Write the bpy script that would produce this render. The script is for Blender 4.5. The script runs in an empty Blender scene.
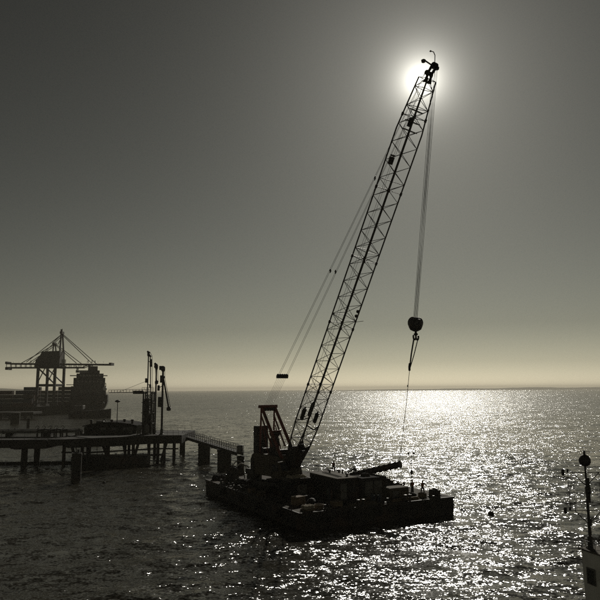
import bpy, bmesh, math, random
import numpy as np
from mathutils import Vector, Matrix
random.seed(7)
rad = math.radians
sc = bpy.context.scene
COL = sc.collection

# ---------------------------------------------------------------- camera
F, CAMH = 629.0, 15.0                       # focal length in 600-px photo pixels, eye height above water
PITCH, ROLL = math.atan(89.6 / F), rad(0.38)
cam_data = bpy.data.cameras.new('camera')
cam_data.sensor_width = 36.0
cam_data.lens = 36.0 * F / 600.0
cam_data.clip_start, cam_data.clip_end = 0.5, 60000.0
cam = bpy.data.objects.new('camera', cam_data)
COL.objects.link(cam)
cam.matrix_world = Matrix.Translation((0, 0, CAMH)) @ Matrix.Rotation(math.pi / 2 + PITCH, 4, 'X') @ Matrix.Rotation(-ROLL, 4, 'Z')
sc.camera = cam

# ---------------------------------------------------------------- sky, sun, exposure
SUN_AZ, SUN_EL = rad(11.69), rad(26.83)     # azimuth measured from +Y towards +X
sun_dir = Vector((math.cos(SUN_EL) * math.sin(SUN_AZ), math.cos(SUN_EL) * math.cos(SUN_AZ), math.sin(SUN_EL)))
HORIZON = 8.2
world = bpy.data.worlds.new('World')
sc.world = world
world.use_nodes = True
nt = world.node_tree
for n in list(nt.nodes):
    nt.nodes.remove(n)
def wn(t, **kw):
    n = nt.nodes.new(t)
    for k, v in kw.items():
        setattr(n, k, v)
    return n
W_out = wn('ShaderNodeOutputWorld')
W_bg = wn('ShaderNodeBackground')
sky = wn('ShaderNodeTexSky')
sky.sky_type = 'NISHITA'
sky.sun_disc = False
sky.sun_elevation = SUN_EL
sky.sun_rotation = SUN_AZ
sky.altitude = 0
sky.air_density, sky.dust_density, sky.ozone_density = 1.0, 0.1, 1.0
hsv = wn('ShaderNodeHueSaturation')
hsv.inputs['Saturation'].default_value = 0.17
gam = wn('ShaderNodeGamma')
gam.inputs['Gamma'].default_value = 2.2
tint = wn('ShaderNodeMix', data_type='RGBA', blend_type='MULTIPLY')
tint.inputs[0].default_value = 1.0
tint.inputs[7].default_value = (0.0334, 0.0316, 0.0247, 1)
# bright aureole of the veiled sun: falls off with the angle from the sun
geo = wn('ShaderNodeTexCoord')
dot = wn('ShaderNodeVectorMath', operation='DOT_PRODUCT')
dot.inputs[1].default_value = sun_dir
nrm = wn('ShaderNodeVectorMath', operation='NORMALIZE')
nt.links.new(geo.outputs['Generated'], nrm.inputs[0])
nt.links.new(nrm.outputs['Vector'], dot.inputs[0])
acos = wn('ShaderNodeMath', operation='ARCCOSINE')
nt.links.new(dot.outputs['Value'], acos.inputs[0])
def glow(width_deg, amp):
    d = wn('ShaderNodeMath', operation='DIVIDE'); d.inputs[1].default_value = rad(width_deg)
    nt.links.new(acos.outputs[0], d.inputs[0])
    m = wn('ShaderNodeMath', operation='MULTIPLY'); m.inputs[1].default_value = -1
    nt.links.new(d.outputs[0], m.inputs[0])
    e = wn('ShaderNodeMath', operation='EXPONENT')
    nt.links.new(m.outputs[0], e.inputs[0])
    a = wn('ShaderNodeMath', operation='MULTIPLY'); a.inputs[1].default_value = amp
    nt.links.new(e.outputs[0], a.inputs[0])
    return a
g1, g2 = glow(1.1, 75.0), glow(8.0, 7.0)
gs = wn('ShaderNodeMath', operation='ADD')
nt.links.new(g1.outputs[0], gs.inputs[0]); nt.links.new(g2.outputs[0], gs.inputs[1])
# pale band of thick sea air all round the horizon: depends on the height above the horizon only
hz_sep = wn('ShaderNodeSeparateXYZ'); nt.links.new(nrm.outputs['Vector'], hz_sep.inputs[0])
hz_abs = wn('ShaderNodeMath', operation='ABSOLUTE'); nt.links.new(hz_sep.outputs['Z'], hz_abs.inputs[0])
hz_div = wn('ShaderNodeMath', operation='MULTIPLY'); hz_div.inputs[1].default_value = -1 / 0.042
nt.links.new(hz_abs.outputs[0], hz_div.inputs[0])
hz_exp = wn('ShaderNodeMath', operation='EXPONENT'); nt.links.new(hz_div.outputs[0], hz_exp.inputs[0])
hz_col = wn('ShaderNodeMix', data_type='RGBA', blend_type='MULTIPLY'); hz_col.inputs[0].default_value = 1.0
hz_col.inputs[6].default_value = (HORIZON * 1.0, HORIZON * 0.92, HORIZON * 0.70, 1)
nt.links.new(hz_exp.outputs[0], hz_col.inputs[7])
hz_add = wn('ShaderNodeMix', data_type='RGBA', blend_type='ADD'); hz_add.inputs[0].default_value = 1.0
nt.links.new(hz_col.outputs[2], hz_add.inputs[7])
gcol = wn('ShaderNodeMix', data_type='RGBA', blend_type='MULTIPLY')
gcol.inputs[0].default_value = 1.0
gcol.inputs[6].default_value = (1.0, 0.97, 0.86, 1)
nt.links.new(gs.outputs[0], gcol.inputs[7])
addc = wn('ShaderNodeMix', data_type='RGBA', blend_type='ADD')
addc.inputs[0].default_value = 1.0
nt.links.new(sky.outputs[0], hsv.inputs['Color'])
nt.links.new(hsv.outputs[0], gam.inputs[0])
nt.links.new(gam.outputs[0], tint.inputs[6])
nt.links.new(tint.outputs[2], hz_add.inputs[6])
nt.links.new(hz_add.outputs[2], addc.inputs[6])
nt.links.new(gcol.outputs[2], addc.inputs[7])
nt.links.new(addc.outputs[2], W_bg.inputs['Color'])
W_bg.inputs['Strength'].default_value = 0.1
nt.links.new(W_bg.outputs[0], W_out.inputs['Surface'])

sun_data = bpy.data.lights.new('sun', 'SUN')
sun_data.energy = 4.6
sun_data.angle = rad(0.53)
sun_data.color = (1.0, 0.95, 0.84)
sun = bpy.data.objects.new('sun', sun_data)
COL.objects.link(sun)
sun.rotation_euler = (-sun_dir).to_track_quat('-Z', 'Y').to_euler()
sun.location = sun_dir * 200

vs = sc.view_settings
vs.view_transform = 'Standard'
vs.look = 'None'
vs.gamma = 1.0
vs.use_curve_mapping = False
vs.exposure = -1.5
sc.cycles.max_bounces = 4
sc.cycles.diffuse_bounces = 2
sc.cycles.glossy_bounces = 3
sc.cycles.transmission_bounces = 2
sc.cycles.volume_bounces = 0
sc.cycles.sample_clamp_indirect = 6.0
sc.cycles.use_denoising = False

# ---------------------------------------------------------------- pixel -> place helpers
cp, sp, cr, sr = math.cos(PITCH), math.sin(PITCH), math.cos(ROLL), math.sin(ROLL)
def ray(px, py):
    a, b = px - 300, 300 - py
    x, y = a * cr + b * sr, -a * sr + b * cr
    return Vector((x, F * cp - y * sp, F * sp + y * cp))
def G(px, py, z=0.0):
    """point where the pixel's ray meets the level z"""
    d = ray(px, py); t = (z - CAMH) / d.z
    return Vector((d.x * t, d.y * t, z))
def P(px, py, Y):
    """point on the pixel's ray at distance Y in front of the eye"""
    d = ray(px, py); t = Y / d.y
    return Vector((d.x * t, Y, CAMH + d.z * t))

# ---------------------------------------------------------------- materials
MATS = {}
def mat(name, col, rough=0.6, metal=0.0, var=0.25, scale=3.0, rust=0.0, bump=0.1, spec=0.4):
    """painted / weathered surface: base colour broken up by noise, optional rust patches, fine relief"""
    if name in MATS:
        return MATS[name]
    m = bpy.data.materials.new(name); m.use_nodes = True
    t = m.node_tree; b = t.nodes['Principled BSDF']
    tc = t.nodes.new('ShaderNodeTexCoord')
    n1 = t.nodes.new('ShaderNodeTexNoise'); n1.inputs['Scale'].default_value = scale; n1.inputs['Detail'].default_value = 5
    t.links.new(tc.outputs['Object'], n1.inputs['Vector'])
    ramp = t.nodes.new('ShaderNodeValToRGB')
    ramp.color_ramp.elements[0].position = 0.3; ramp.color_ramp.elements[1].position = 0.7
    ramp.color_ramp.elements[0].color = tuple(c * (1 - var) for c in col) + (1,)
    ramp.color_ramp.elements[1].color = tuple(min(1, c * (1 + var)) for c in col) + (1,)
    t.links.new(n1.outputs['Fac'], ramp.inputs[0])
    src = ramp.outputs[0]
    if rust > 0:
        n2 = t.nodes.new('ShaderNodeTexNoise'); n2.inputs['Scale'].default_value = scale * 0.6; n2.inputs['Detail'].default_value = 8
        n2.inputs['Roughness'].default_value = 0.65
        t.links.new(tc.outputs['Object'], n2.inputs['Vector'])
        r2 = t.nodes.new('ShaderNodeValToRGB')
        r2.color_ramp.elements[0].position = 0.62 - 0.3 * rust; r2.color_ramp.elements[1].position = 0.72 - 0.2 * rust
        t.links.new(n2.outputs['Fac'], r2.inputs[0])
        mx = t.nodes.new('ShaderNodeMix'); mx.data_type = 'RGBA'
        t.links.new(r2.outputs[0], mx.inputs[0]); t.links.new(src, mx.inputs[6])
        mx.inputs[7].default_value = (0.06, 0.035, 0.022, 1)
        src = mx.outputs[2]
    t.links.new(src, b.inputs['Base Color'])
    b.inputs['Roughness'].default_value = rough
    b.inputs['Metallic'].default_value = metal
    b.inputs['Specular IOR Level'].default_value = spec
    if bump > 0:
        bp = t.nodes.new('ShaderNodeBump'); bp.inputs['Strength'].default_value = bump; bp.inputs['Distance'].default_value = 0.02
        t.links.new(n1.outputs['Fac'], bp.inputs['Height']); t.links.new(bp.outputs[0], b.inputs['Normal'])
    MATS[name] = m
    return m

def water_material():
    m = bpy.data.materials.new('sea_water'); m.use_nodes = True
    t = m.node_tree; b = t.nodes['Principled BSDF']
    b.inputs['Base Color'].default_value = (0.046, 0.042, 0.031, 1)
    b.inputs['IOR'].default_value = 1.333
    g = t.nodes.new('ShaderNodeNewGeometry')
    # sheltered water by the jetty is smooth; the open estuary is roughened by wind, in loose patches
    sx = t.nodes.new('ShaderNodeSeparateXYZ'); t.links.new(g.outputs['Position'], sx.inputs[0])
    wp = t.nodes.new('ShaderNodeTexNoise'); wp.inputs['Scale'].default_value = 0.012; wp.inputs['Detail'].default_value = 3
    t.links.new(g.outputs['Position'], wp.inputs['Vector'])
    mr = t.nodes.new('ShaderNodeMapRange'); mr.interpolation_type = 'SMOOTHSTEP'
    mr.inputs['From Min'].default_value = 60; mr.inputs['From Max'].default_value = 600
    mr.inputs['To Min'].default_value = WATER_ROUGH; mr.inputs['To Max'].default_value = 0.17
    t.links.new(sx.outputs['Y'], mr.inputs['Value'])
    ma = t.nodes.new('ShaderNodeMath'); ma.operation = 'MULTIPLY_ADD'; ma.inputs[1].default_value = 0.06
    t.links.new(wp.outputs['Fac'], ma.inputs[0]); t.links.new(mr.outputs[0], ma.inputs[2])
    t.links.new(ma.outputs[0], b.inputs['Roughness'])
    acc = g.outputs['Normal']
    # gusts and slicks: patches of livelier and quieter water
    gm_ = t.nodes.new('ShaderNodeMapping'); gm_.inputs['Scale'].default_value = (0.035, 0.06, 1); gm_.inputs['Rotation'].default_value = (0, 0, 0.35)
    t.links.new(g.outputs['Position'], gm_.inputs[0])
    gn = t.nodes.new('ShaderNodeTexNoise'); gn.inputs['Scale'].default_value = 1.0; gn.inputs['Detail'].default_value = 4
    t.links.new(gm_.outputs[0], gn.inputs['Vector'])
    gust = t.nodes.new('ShaderNodeMapRange'); gust.inputs['From Min'].default_value = 0.32; gust.inputs['From Max'].default_value = 0.68
    gust.inputs['To Min'].default_value = 0.6; gust.inputs['To Max'].default_value = 1.35
    t.links.new(gn.outputs['Fac'], gust.inputs['Value'])
    for scl, stretch, amp, det in WAVELETS:
        mp = t.nodes.new('ShaderNodeMapping')
        mp.inputs['Rotation'].default_value = (0, 0, rad(14 * scl))
        mp.inputs['Scale'].default_value = (scl / stretch, scl, scl)
        t.links.new(g.outputs['Position'], mp.inputs[0])
        n = t.nodes.new('ShaderNodeTexNoise'); n.inputs['Scale'].default_value = 1.0
        n.inputs['Detail'].default_value = det; n.inputs['Roughness'].default_value = 0.55
        t.links.new(mp.outputs[0], n.inputs['Vector'])
        s = t.nodes.new('ShaderNodeVectorMath'); s.operation = 'SUBTRACT'; s.inputs[1].default_value = (0.5, 0.5, 0.5)
        t.links.new(n.outputs['Color'], s.inputs[0])
        k = t.nodes.new('ShaderNodeVectorMath'); k.operation = 'MULTIPLY'; k.inputs[1].default_value = (amp * 1.25, amp, 0)
        t.links.new(s.outputs[0], k.inputs[0])
        gk = t.nodes.new('ShaderNodeVectorMath'); gk.operation = 'SCALE'
        t.links.new(k.outputs[0], gk.inputs[0]); t.links.new(gust.outputs[0], gk.inputs['Scale'])
        k = gk
        a = t.nodes.new('ShaderNodeVectorMath'); a.operation = 'ADD'
        t.links.new(acc, a.inputs[0]); t.links.new(k.outputs[0], a.inputs[1])
        acc = a.outputs[0]
    nn = t.nodes.new('ShaderNodeVectorMath'); nn.operation = 'NORMALIZE'
    t.links.new(acc, nn.inputs[0]); t.links.new(nn.outputs[0], b.inputs['Normal'])
    return m
WATER_ROUGH = 0.10
WAVELETS = [(0.45, 2.4, 0.6, 2), (1.6, 1.9, 1.0, 2), (5.0, 1.4, 0.9, 1)]

# ---------------------------------------------------------------- the sea
def build_water():
    def axis(lo, hi, step, reach_lo, reach_hi):
        core = np.arange(lo, hi + step * 0.5, step)
        def out(start, reach):
            r, d, s = [], step, start
            while s < reach:
                d *= 1.16; s += d; r.append(s)
            return np.array(r)
        return np.concatenate([-(out(-lo, reach_lo))[::-1], core, out(hi, reach_hi)])
    xs = axis(-75, 60, 0.26, 15000, 15000)
    ys = axis(34, 170, 0.26, 15000, 15000)
    X, Y = np.meshgrid(xs, ys)
    Z = np.zeros_like(X)
    rng = np.random.default_rng(3)
    for i in range(46):
        lam = 1.3 * (9.0 / 1.3) ** rng.random()
        th = rad(-100) + rng.normal(0, 0.8)
        k = 2 * math.pi / lam
        amp = 0.0032 * lam ** 0.9
        ph = rng.random() * 6.28
        arg = k * (X * math.cos(th) + Y * math.sin(th)) + ph
        Z += amp * (np.sin(arg) + 0.25 * np.sin(2 * arg + 0.7))
    fx = np.clip(np.minimum(X + 75, 60 - X) / 14, 0, 1); fy = np.clip(np.minimum(Y - 34, 170 - Y) / 25, 0, 1)
    Z *= fx * fy
    nx, ny = len(xs), len(ys)
    co = np.stack([X, Y, Z], -1).reshape(-1, 3).astype(np.float32)
    idx = np.arange(nx * ny).reshape(ny, nx)
    quads = np.stack([idx[:-1, :-1], idx[:-1, 1:], idx[1:, 1:], idx[1:, :-1]], -1).reshape(-1, 4)
    me = bpy.data.meshes.new('water')
    me.vertices.add(len(co)); me.vertices.foreach_set('co', co.ravel())
    me.loops.add(quads.size); me.loops.foreach_set('vertex_index', quads.ravel().astype(np.int32))
    me.polygons.add(len(quads))
    me.polygons.foreach_set('loop_start', np.arange(0, quads.size, 4, dtype=np.int32))
    me.update(calc_edges=True)
    me.polygons.foreach_set('use_smooth', np.ones(len(quads), dtype=bool))
    me.materials.append(water_material())
    o = bpy.data.objects.new('water', me); COL.objects.link(o)
    o['kind'] = 'structure'; o['label'] = 'choppy grey sea glittering with sunlight'
    return o
build_water()

# ---------------------------------------------------------------- the air over the estuary
def build_haze():
    bm = bmesh.new()
    bmesh.ops.create_cube(bm, size=1.0)
    me = bpy.data.meshes.new('haze'); bm.to_mesh(me); bm.free()
    o = bpy.data.objects.new('haze', me); COL.objects.link(o)
    o.scale = (33000, 33000, 72.0); o.location = (0, 0, 34.0)
    m = bpy.data.materials.new('haze_air'); m.use_nodes = True
    t = m.node_tree
    t.nodes.remove(t.nodes['Principled BSDF'])
    v = t.nodes.new('ShaderNodeVolumePrincipled')
    v.inputs['Color'].default_value = (1.0, 0.93, 0.77, 1)
    v.inputs['Density'].default_value = HAZE_DENSITY
    v.inputs['Anisotropy'].default_value = 0.34
    t.links.new(v.outputs[0], t.nodes['Material Output'].inputs['Volume'])
    me.materials.append(m)
    o['kind'] = 'stuff'; o['label'] = 'pale sea haze thickening towards the horizon'
HAZE_DENSITY = 1.25e-4
build_haze()

# ================================================================ mesh helpers
WLOC = {}
def perp(d):
    d = d.normalized()
    a = Vector((0, 0, 1)) if abs(d.z) < 0.9 else Vector((1, 0, 0))
    x = d.cross(a).normalized()
    return x, d.cross(x).normalized()
class MB:
    """collects shapes given in world coordinates and links them as ONE mesh object"""
    def __init__(self):
        self.v, self.f = [], []
    def add(self, vs, fs):
        b = len(self.v)
        self.v += [Vector(p) for p in vs]
        self.f += [[i + b for i in q] for q in fs]
        return self
    def obox(self, c, ax, ay, az):
        c = Vector(c)
        vs = [c + ax * i + ay * j + az * k for k in (-1, 1) for j in (-1, 1) for i in (-1, 1)]
        return self.add(vs, [(0, 2, 3, 1), (4, 5, 7, 6), (0, 1, 5, 4), (2, 6, 7, 3), (0, 4, 6, 2), (1, 3, 7, 5)])
    def box(self, c, s, rz=0.0):
        a, b = math.cos(rz), math.sin(rz)
        return self.obox(c, Vector((a, b, 0)) * s[0] / 2, Vector((-b, a, 0)) * s[1] / 2, Vector((0, 0, s[2] / 2)))
    def bar(self, p, q, w, h, up=None):
        p, q = Vector(p), Vector(q)
        d = q - p
        if up is None:
            x, y = perp(d)
        else:
            x = d.normalized().cross(Vector(up)).normalized(); y = x.cross(d.normalized())
        return self.obox((p + q) / 2, x * w / 2, y * h / 2, d / 2)
    def tube(self, p, q, r0, r1=None, n=8):
        p, q = Vector(p), Vector(q)
        r1 = r0 if r1 is None else r1
        x, y = perp(q - p)
        vs = []
        for c, r in ((p, r0), (q, r1)):
            vs += [c + (x * math.cos(2 * math.pi * i / n) + y * math.sin(2 * math.pi * i / n)) * r for i in range(n)]
        fs = [(i, (i + 1) % n, n + (i + 1) % n, n + i) for i in range(n)]
        return self.add(vs, fs + [tuple(range(n))[::-1], tuple(range(n, 2 * n))])
    def path(self, pts, r, n=6):
        for a, b in zip(pts, pts[1:]):
            self.tube(a, b, r, r, n)
        return self
    def prism(self, o, ex, ey, ez, pts):
        """outline pts (in ex, ey) pushed along ez"""
        o = Vector(o); n = len(pts)
        vs = [o + ex * a + ey * b for a, b in pts] + [o + ex * a + ey * b + ez for a, b in pts]
        return self.add(vs, [tuple(range(n))[::-1], tuple(range(n, 2 * n))] + [(i, (i + 1) % n, n + (i + 1) % n, n + i) for i in range(n)])
    def lathe(self, o, prof, n=16, axis=(0, 0, 1)):
        o, d = Vector(o), Vector(axis).normalized()
        x, y = perp(d)
        vs = [o + d * h + (x * math.cos(2 * math.pi * i / n) + y * math.sin(2 * math.pi * i / n)) * max(r, 0.001) for r, h in prof for i in range(n)]
        fs = [(j * n + i, j * n + (i + 1) % n, (j + 1) * n + (i + 1) % n, (j + 1) * n + i) for j in range(len(prof) - 1) for i in range(n)]
        m = (len(prof) - 1) * n
        return self.add(vs, fs + [tuple(range(n))[::-1], tuple(range(m, m + n))])
    def torus(self, c, axis, R, r, n=16, m=8):
        c, d = Vector(c), Vector(axis).normalized()
        x, y = perp(d)
        vs = []
        for i in range(n):
            a = 2 * math.pi * i / n; e = x * math.cos(a) + y * math.sin(a)
            vs += [c + e * (R + r * math.cos(2 * math.pi * j / m)) + d * r * math.sin(2 * math.pi * j / m) for j in range(m)]
        return self.add(vs, [(i * m + j, ((i + 1) % n) * m + j, ((i + 1) % n) * m + (j + 1) % m, i * m + (j + 1) % m) for i in range(n) for j in range(m)])
    def lump(self, c, s, seed=0, rough=0.3):
        rnd = random.Random(seed); bm = bmesh.new()
        bmesh.ops.create_icosphere(bm, subdivisions=2, radius=1.0)
        c = Vector(c)
        vs = []
        for v in bm.verts:
            k = 1 + rnd.uniform(-rough, rough)
            vs.append(c + Vector((v.co.x * s[0] * k, v.co.y * s[1] * k, max(v.co.z, -0.55) * s[2] * k)))
        bm.verts.index_update()
        fs = [[v.index for v in f.verts] for f in bm.faces]
        bm.free()
        return self.add(vs, fs)
    def build(self, name, m, parent=None, smooth=False, bevel=0.0):
        off = WLOC.get(parent.name, Vector()) if parent else Vector()
        me = bpy.data.meshes.new(name)
        me.from_pydata([v - off for v in self.v], [], self.f)
        me.validate(); me.update()
        bm = bmesh.new(); bm.from_mesh(me); bmesh.ops.recalc_face_normals(bm, faces=bm.faces[:]); bm.to_mesh(me); bm.free()
        me.materials.append(m)
        if smooth:
            me.polygons.foreach_set('use_smooth', [True] * len(me.polygons))
            me.set_sharp_from_angle(angle=rad(40))
        o = bpy.data.objects.new(name, me); COL.objects.link(o)
        if bevel:
            b = o.modifiers.new('bevel', 'BEVEL'); b.width = bevel; b.segments = 1; b.limit_method = 'ANGLE'
        if parent:
            o.parent = parent; WLOC[o.name] = off
        else:
            WLOC[o.name] = Vector()
        return o
def tag(o, label=None, cat=None, group=None, kind=None):
    for k, v in (('label', label), ('category', cat), ('group', group), ('kind', kind)):
        if v:
            o[k] = v
    return o
def thing(name, label, cat, loc, group=None):
    o = bpy.data.objects.new(name, None); COL.objects.link(o)
    o.empty_display_size = 0.3
    o.location = Vector(loc); WLOC[o.name] = Vector(loc)
    return tag(o, label, cat, group)
def copy_tree(o, loc, rz=0.0, parent=None, label=None):
    c = o.copy(); COL.objects.link(c)
    if parent is None:
        c.location = Vector(loc); c.rotation_euler = (0, 0, rz)
        if label:
            c['label'] = label
    else:
        c.parent = parent
    for ch in list(o.children):
        copy_tree(ch, None, 0, c)
    return c
ROD = {}
def rod(name, p, q, r, m, parent):
    """round bar sharing one unit mesh per material"""
    if m.name not in ROD:
        ROD[m.name] = MB().tube((0, 0, -0.5), (0, 0, 0.5), 1, 1, 6)
        me = bpy.data.meshes.new('bar'); me.from_pydata(ROD[m.name].v, [], ROD[m.name].f); me.materials.append(m)
        ROD[m.name] = me
    o = bpy.data.objects.new(name, ROD[m.name]); COL.objects.link(o)
    off = WLOC[parent.name]
    p, q = Vector(p), Vector(q); d = q - p
    o.parent = parent
    o.matrix_local = Matrix.Translation((p + q) / 2 - off) @ d.to_track_quat('Z', 'Y').to_matrix().to_4x4() @ Matrix.Diagonal((r, r, d.length, 1))
    return o
def one(mb, name, m, label, cat, group=None, **kw):
    return tag(mb.build(name, m, None, **kw), label, cat, group)
ZV = Vector((0, 0, 1))

# palette
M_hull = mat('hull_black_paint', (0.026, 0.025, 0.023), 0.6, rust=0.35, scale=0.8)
M_deck = mat('deck_steel', (0.085, 0.075, 0.06), 0.9, rust=0.5, scale=0.5, var=0.4, bump=0.3)
M_dark = mat('dark_steel', (0.045, 0.043, 0.04), 0.5, rust=0.3, scale=2)
M_boom = mat('boom_steel', (0.06, 0.055, 0.05), 0.5, rust=0.25, scale=2)
M_red = mat('red_oxide_paint', (0.19, 0.056, 0.037), 0.5, rust=0.2, scale=1.5)
M_rope = mat('wire_rope', (0.05, 0.047, 0.042), 0.5, metal=0.4, scale=20, bump=0)
M_house = mat('machinery_paint', (0.09, 0.075, 0.05), 0.5, rust=0.3, scale=1.5)
M_grey = mat('grey_paint', (0.16, 0.155, 0.14), 0.6, rust=0.2, scale=1.2)
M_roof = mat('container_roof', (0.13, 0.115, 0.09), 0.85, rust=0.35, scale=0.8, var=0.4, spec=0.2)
M_matt = mat('matt_black_roof', (0.03, 0.029, 0.027), 0.95, rust=0.3, scale=1.0, var=0.4, spec=0.1)
M_white = mat('white_paint', (0.78, 0.76, 0.7), 0.5, rust=0.08, scale=1.5, var=0.1)
M_conc = mat('wet_concrete', (0.045, 0.042, 0.036), 0.85, scale=0.7, var=0.35, bump=0.4)
M_pile = mat('tidal_pile', (0.045, 0.042, 0.035), 0.8, rust=0.3, scale=1.0, var=0.4, bump=0.4)
M_wood = mat('weathered_timber', (0.2, 0.15, 0.1), 0.85, scale=2.5, var=0.4, bump=0.4)
M_sand = mat('pale_rubble', (0.42, 0.37, 0.28), 0.9, scale=6, var=0.3, bump=0.5)
M_rubber = mat('black_rubber', (0.02, 0.02, 0.02), 0.75, scale=6)
M_cloth = mat('dark_workwear', (0.03, 0.03, 0.035), 0.85, scale=8)
M_hiviz = mat('faded_orange_workwear', (0.28, 0.1, 0.03), 0.8, scale=8)
M_skin = mat('skin', (0.35, 0.2, 0.14), 0.6, scale=10, var=0.1)
M_glass = mat('dark_glass', (0.02, 0.022, 0.025), 0.08, scale=1, var=0.05, bump=0, spec=0.6)
M_far = mat('port_steel', (0.09, 0.085, 0.08), 0.6, scale=0.1)
M_land = mat('far_land', (0.07, 0.075, 0.055), 0.9, scale=0.004, var=0.4, bump=0)
M_box = [mat('container_paint_%d' % i, c, 0.55, rust=0.25, scale=0.4) for i, c in enumerate([(0.08, 0.04, 0.03), (0.04, 0.05, 0.07), (0.07, 0.066, 0.06), (0.045, 0.06, 0.05), (0.09, 0.075, 0.05)])]

# ================================================================ far shore
def headland(name, label, px0, px1, Y, hgt, seed):
    rnd = random.Random(seed); n = 90
    bm = MB(); pts = []
    ph = [rnd.random() * 6.28 for _ in range(6)]
    for i in range(n + 1):
        t = i / n
        e = min(1, t / 0.25, (1 - t) / 0.12) if px1 < 640 else min(1, t / 0.45)
        h = hgt * e * (0.62 + 0.2 * math.sin(5 * t + ph[0]) + 0.12 * math.sin(13 * t + ph[1]) + 0.08 * math.sin(37 * t + ph[2]) + rnd.uniform(-.05, .05)) + 0.5
        pts.append((P(px0 + (px1 - px0) * t, 380, Y).x, h))
    vs, fs = [], []
    for x, h in pts:
        vs += [(x, Y - 250, -0.5), (x, Y - 120, h * 0.75), (x, Y + 60, h), (x, Y + 500, h * 0.7), (x, Y + 800, -0.5)]
    for i in range(n):
        fs += [(i * 5 + j, (i + 1) * 5 + j, (i + 1) * 5 + j + 1, i * 5 + j + 1) for j in range(4)]
    return tag(bm.add(vs, fs).build(name, M_land, None, smooth=True), label, kind='structure')
headland('far_headland', 'low hazy headland along the horizon', 318, 760, 6000, 36, 4)
headland('far_shore', 'thin hazy strip of shore on the horizon behind the port', -260, 34, 3600, 34, 9)

# ================================================================ crane barge
BA = rad(27.9)
BU, BV = Vector((math.cos(BA), math.sin(BA), 0)), Vector((-math.sin(BA), math.cos(BA), 0))
BN = G(300.5, 532.3)
LU, LV, DZ = 21.2, 29.8, 2.0
BO = BN - BU * 0.1 - BV * 0.1
def W(u, v, z=0.0):
    """place on the barge: u, v along its sides from the near corner, z above the deck"""
    return BO + BU * u + BV * v + ZV * (DZ + z)
def DK(px, py, z=0.0):
    """place on deck level + z under a pixel"""
    return G(px, py, DZ + z)

barge = thing('crane_barge', 'flat black steel barge carrying the lattice boom crane', 'barge', W(LU / 2, LV / 2, -DZ))
hull = MB()
sec = [(0.9, -1.2), (0.0, 0.2), (0.0, DZ - 0.06), (LU, DZ - 0.06), (LU, 0.2), (LU - 0.9, -1.2)]
hull.prism(BO, BU, ZV, BV * LV, sec)
hull.build('hull', M_hull, barge, bevel=0.05)
deck = MB().obox(W(LU / 2, LV / 2, -0.03), BU * (LU / 2 - 0.12), BV * (LV / 2 - 0.12), ZV * 0.03).build('deck', M_deck, barge)
for (a, b) in (((0, 0), (LU, 0)), ((LU, 0), (LU, LV)), ((LU, LV), (0, LV)), ((0, LV), (0, 0))):
    for z in (-0.12, -0.95):
        p, q = W(*a, z), W(*b, z)
        MB().bar(p, q, 0.22 if z > -0.5 else 0.16, 0.2, up=(0, 0, 1)).build('rubbing_strake', M_hull, barge)
def bollard(p, parent):
    d = BU
    m = MB().box(p + ZV * 0.04, (1.1, 0.45, 0.08), BA)
    for s in (-1, 1):
        m.lathe(p + d * 0.33 * s + ZV * 0.08, [(0.14, 0), (0.14, 0.45), (0.19, 0.5), (0.19, 0.58), (0.1, 0.6)], 10)
    return m.build('bollard', M_dark, parent, smooth=True)
for u, v in ((0.5, 9), (0.5, 17.5), (0.5, 24), (8.0, 0.45), (14.6, 0.45), (20.2, 9), (20.2, 17), (20.1, 24.5)):
    bollard(W(u, v), barge)
def fairlead(p, parent):
    m = MB().box(p + ZV * 0.06, (0.9, 0.4, 0.12), BA)
    for s in (-0.28, 0.28):
        m.lathe(p + BU * s + ZV * 0.12, [(0.13, 0), (0.09, 0.12), (0.09, 0.3), (0.13, 0.4)], 10)
    return m.build('fairlead', M_dark, parent)
for u, v in ((3.6, 0.4), (11.4, 0.4), (0.5, 13.4), (0.45, 21)):
    fairlead(W(u, v), barge)
# stanchions and chains on the far edges
def stanchions(pts, parent, h=1.05):
    prev = None
    for p in pts:
        MB().tube(p, p + ZV * h, 0.035, 0.03, 6).build('stanchion', M_dark, parent)
        if prev is not None:
            for z in (0.5, 1.0):
                mid = (prev + p) / 2 + ZV * (z * h - 0.08)
                MB().path([prev + ZV * z * h, mid, p + ZV * z * h], 0.018, 5).build('chain', M_rope, parent)
        prev = p
stanchions([W(LU - 0.3, 10 + 1.6 * i) for i in range(12)], barge)
stanchions([W(LU - 0.5 - 1.7 * i, LV - 0.3) for i in range(6)], barge)
for i, (u, v, nx, ny) in enumerate([(3.2, -0.12, 0, -1), (6.4, -0.12, 0, -1), (10.0, -0.12, 0, -1), (13.2, -0.12, 0, -1), (17.0, -0.12, 0, -1), (-0.12, 4.5, -1, 0), (-0.12, 10.5, -1, 0), (-0.12, 16, -1, 0), (-0.12, 22.2, -1, 0)]):
    d = BU * nx + BV * ny
    c = W(u, v, -0.75) + d * 0.19
    t = thing('tyre_fender', 'black rubber tyre hanging against the side of the crane barge', 'tyre', c - ZV * 0.45, 'tyres hung along the barge sides')
    MB().torus(c, d, 0.33, 0.15, 18, 8).build('tyre', M_rubber, t, smooth=True)
    MB().path([c + ZV * 0.44, W(u, v, -0.03) + d * 0.08], 0.02).build('hanging_rope', M_rope, t)

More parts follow.
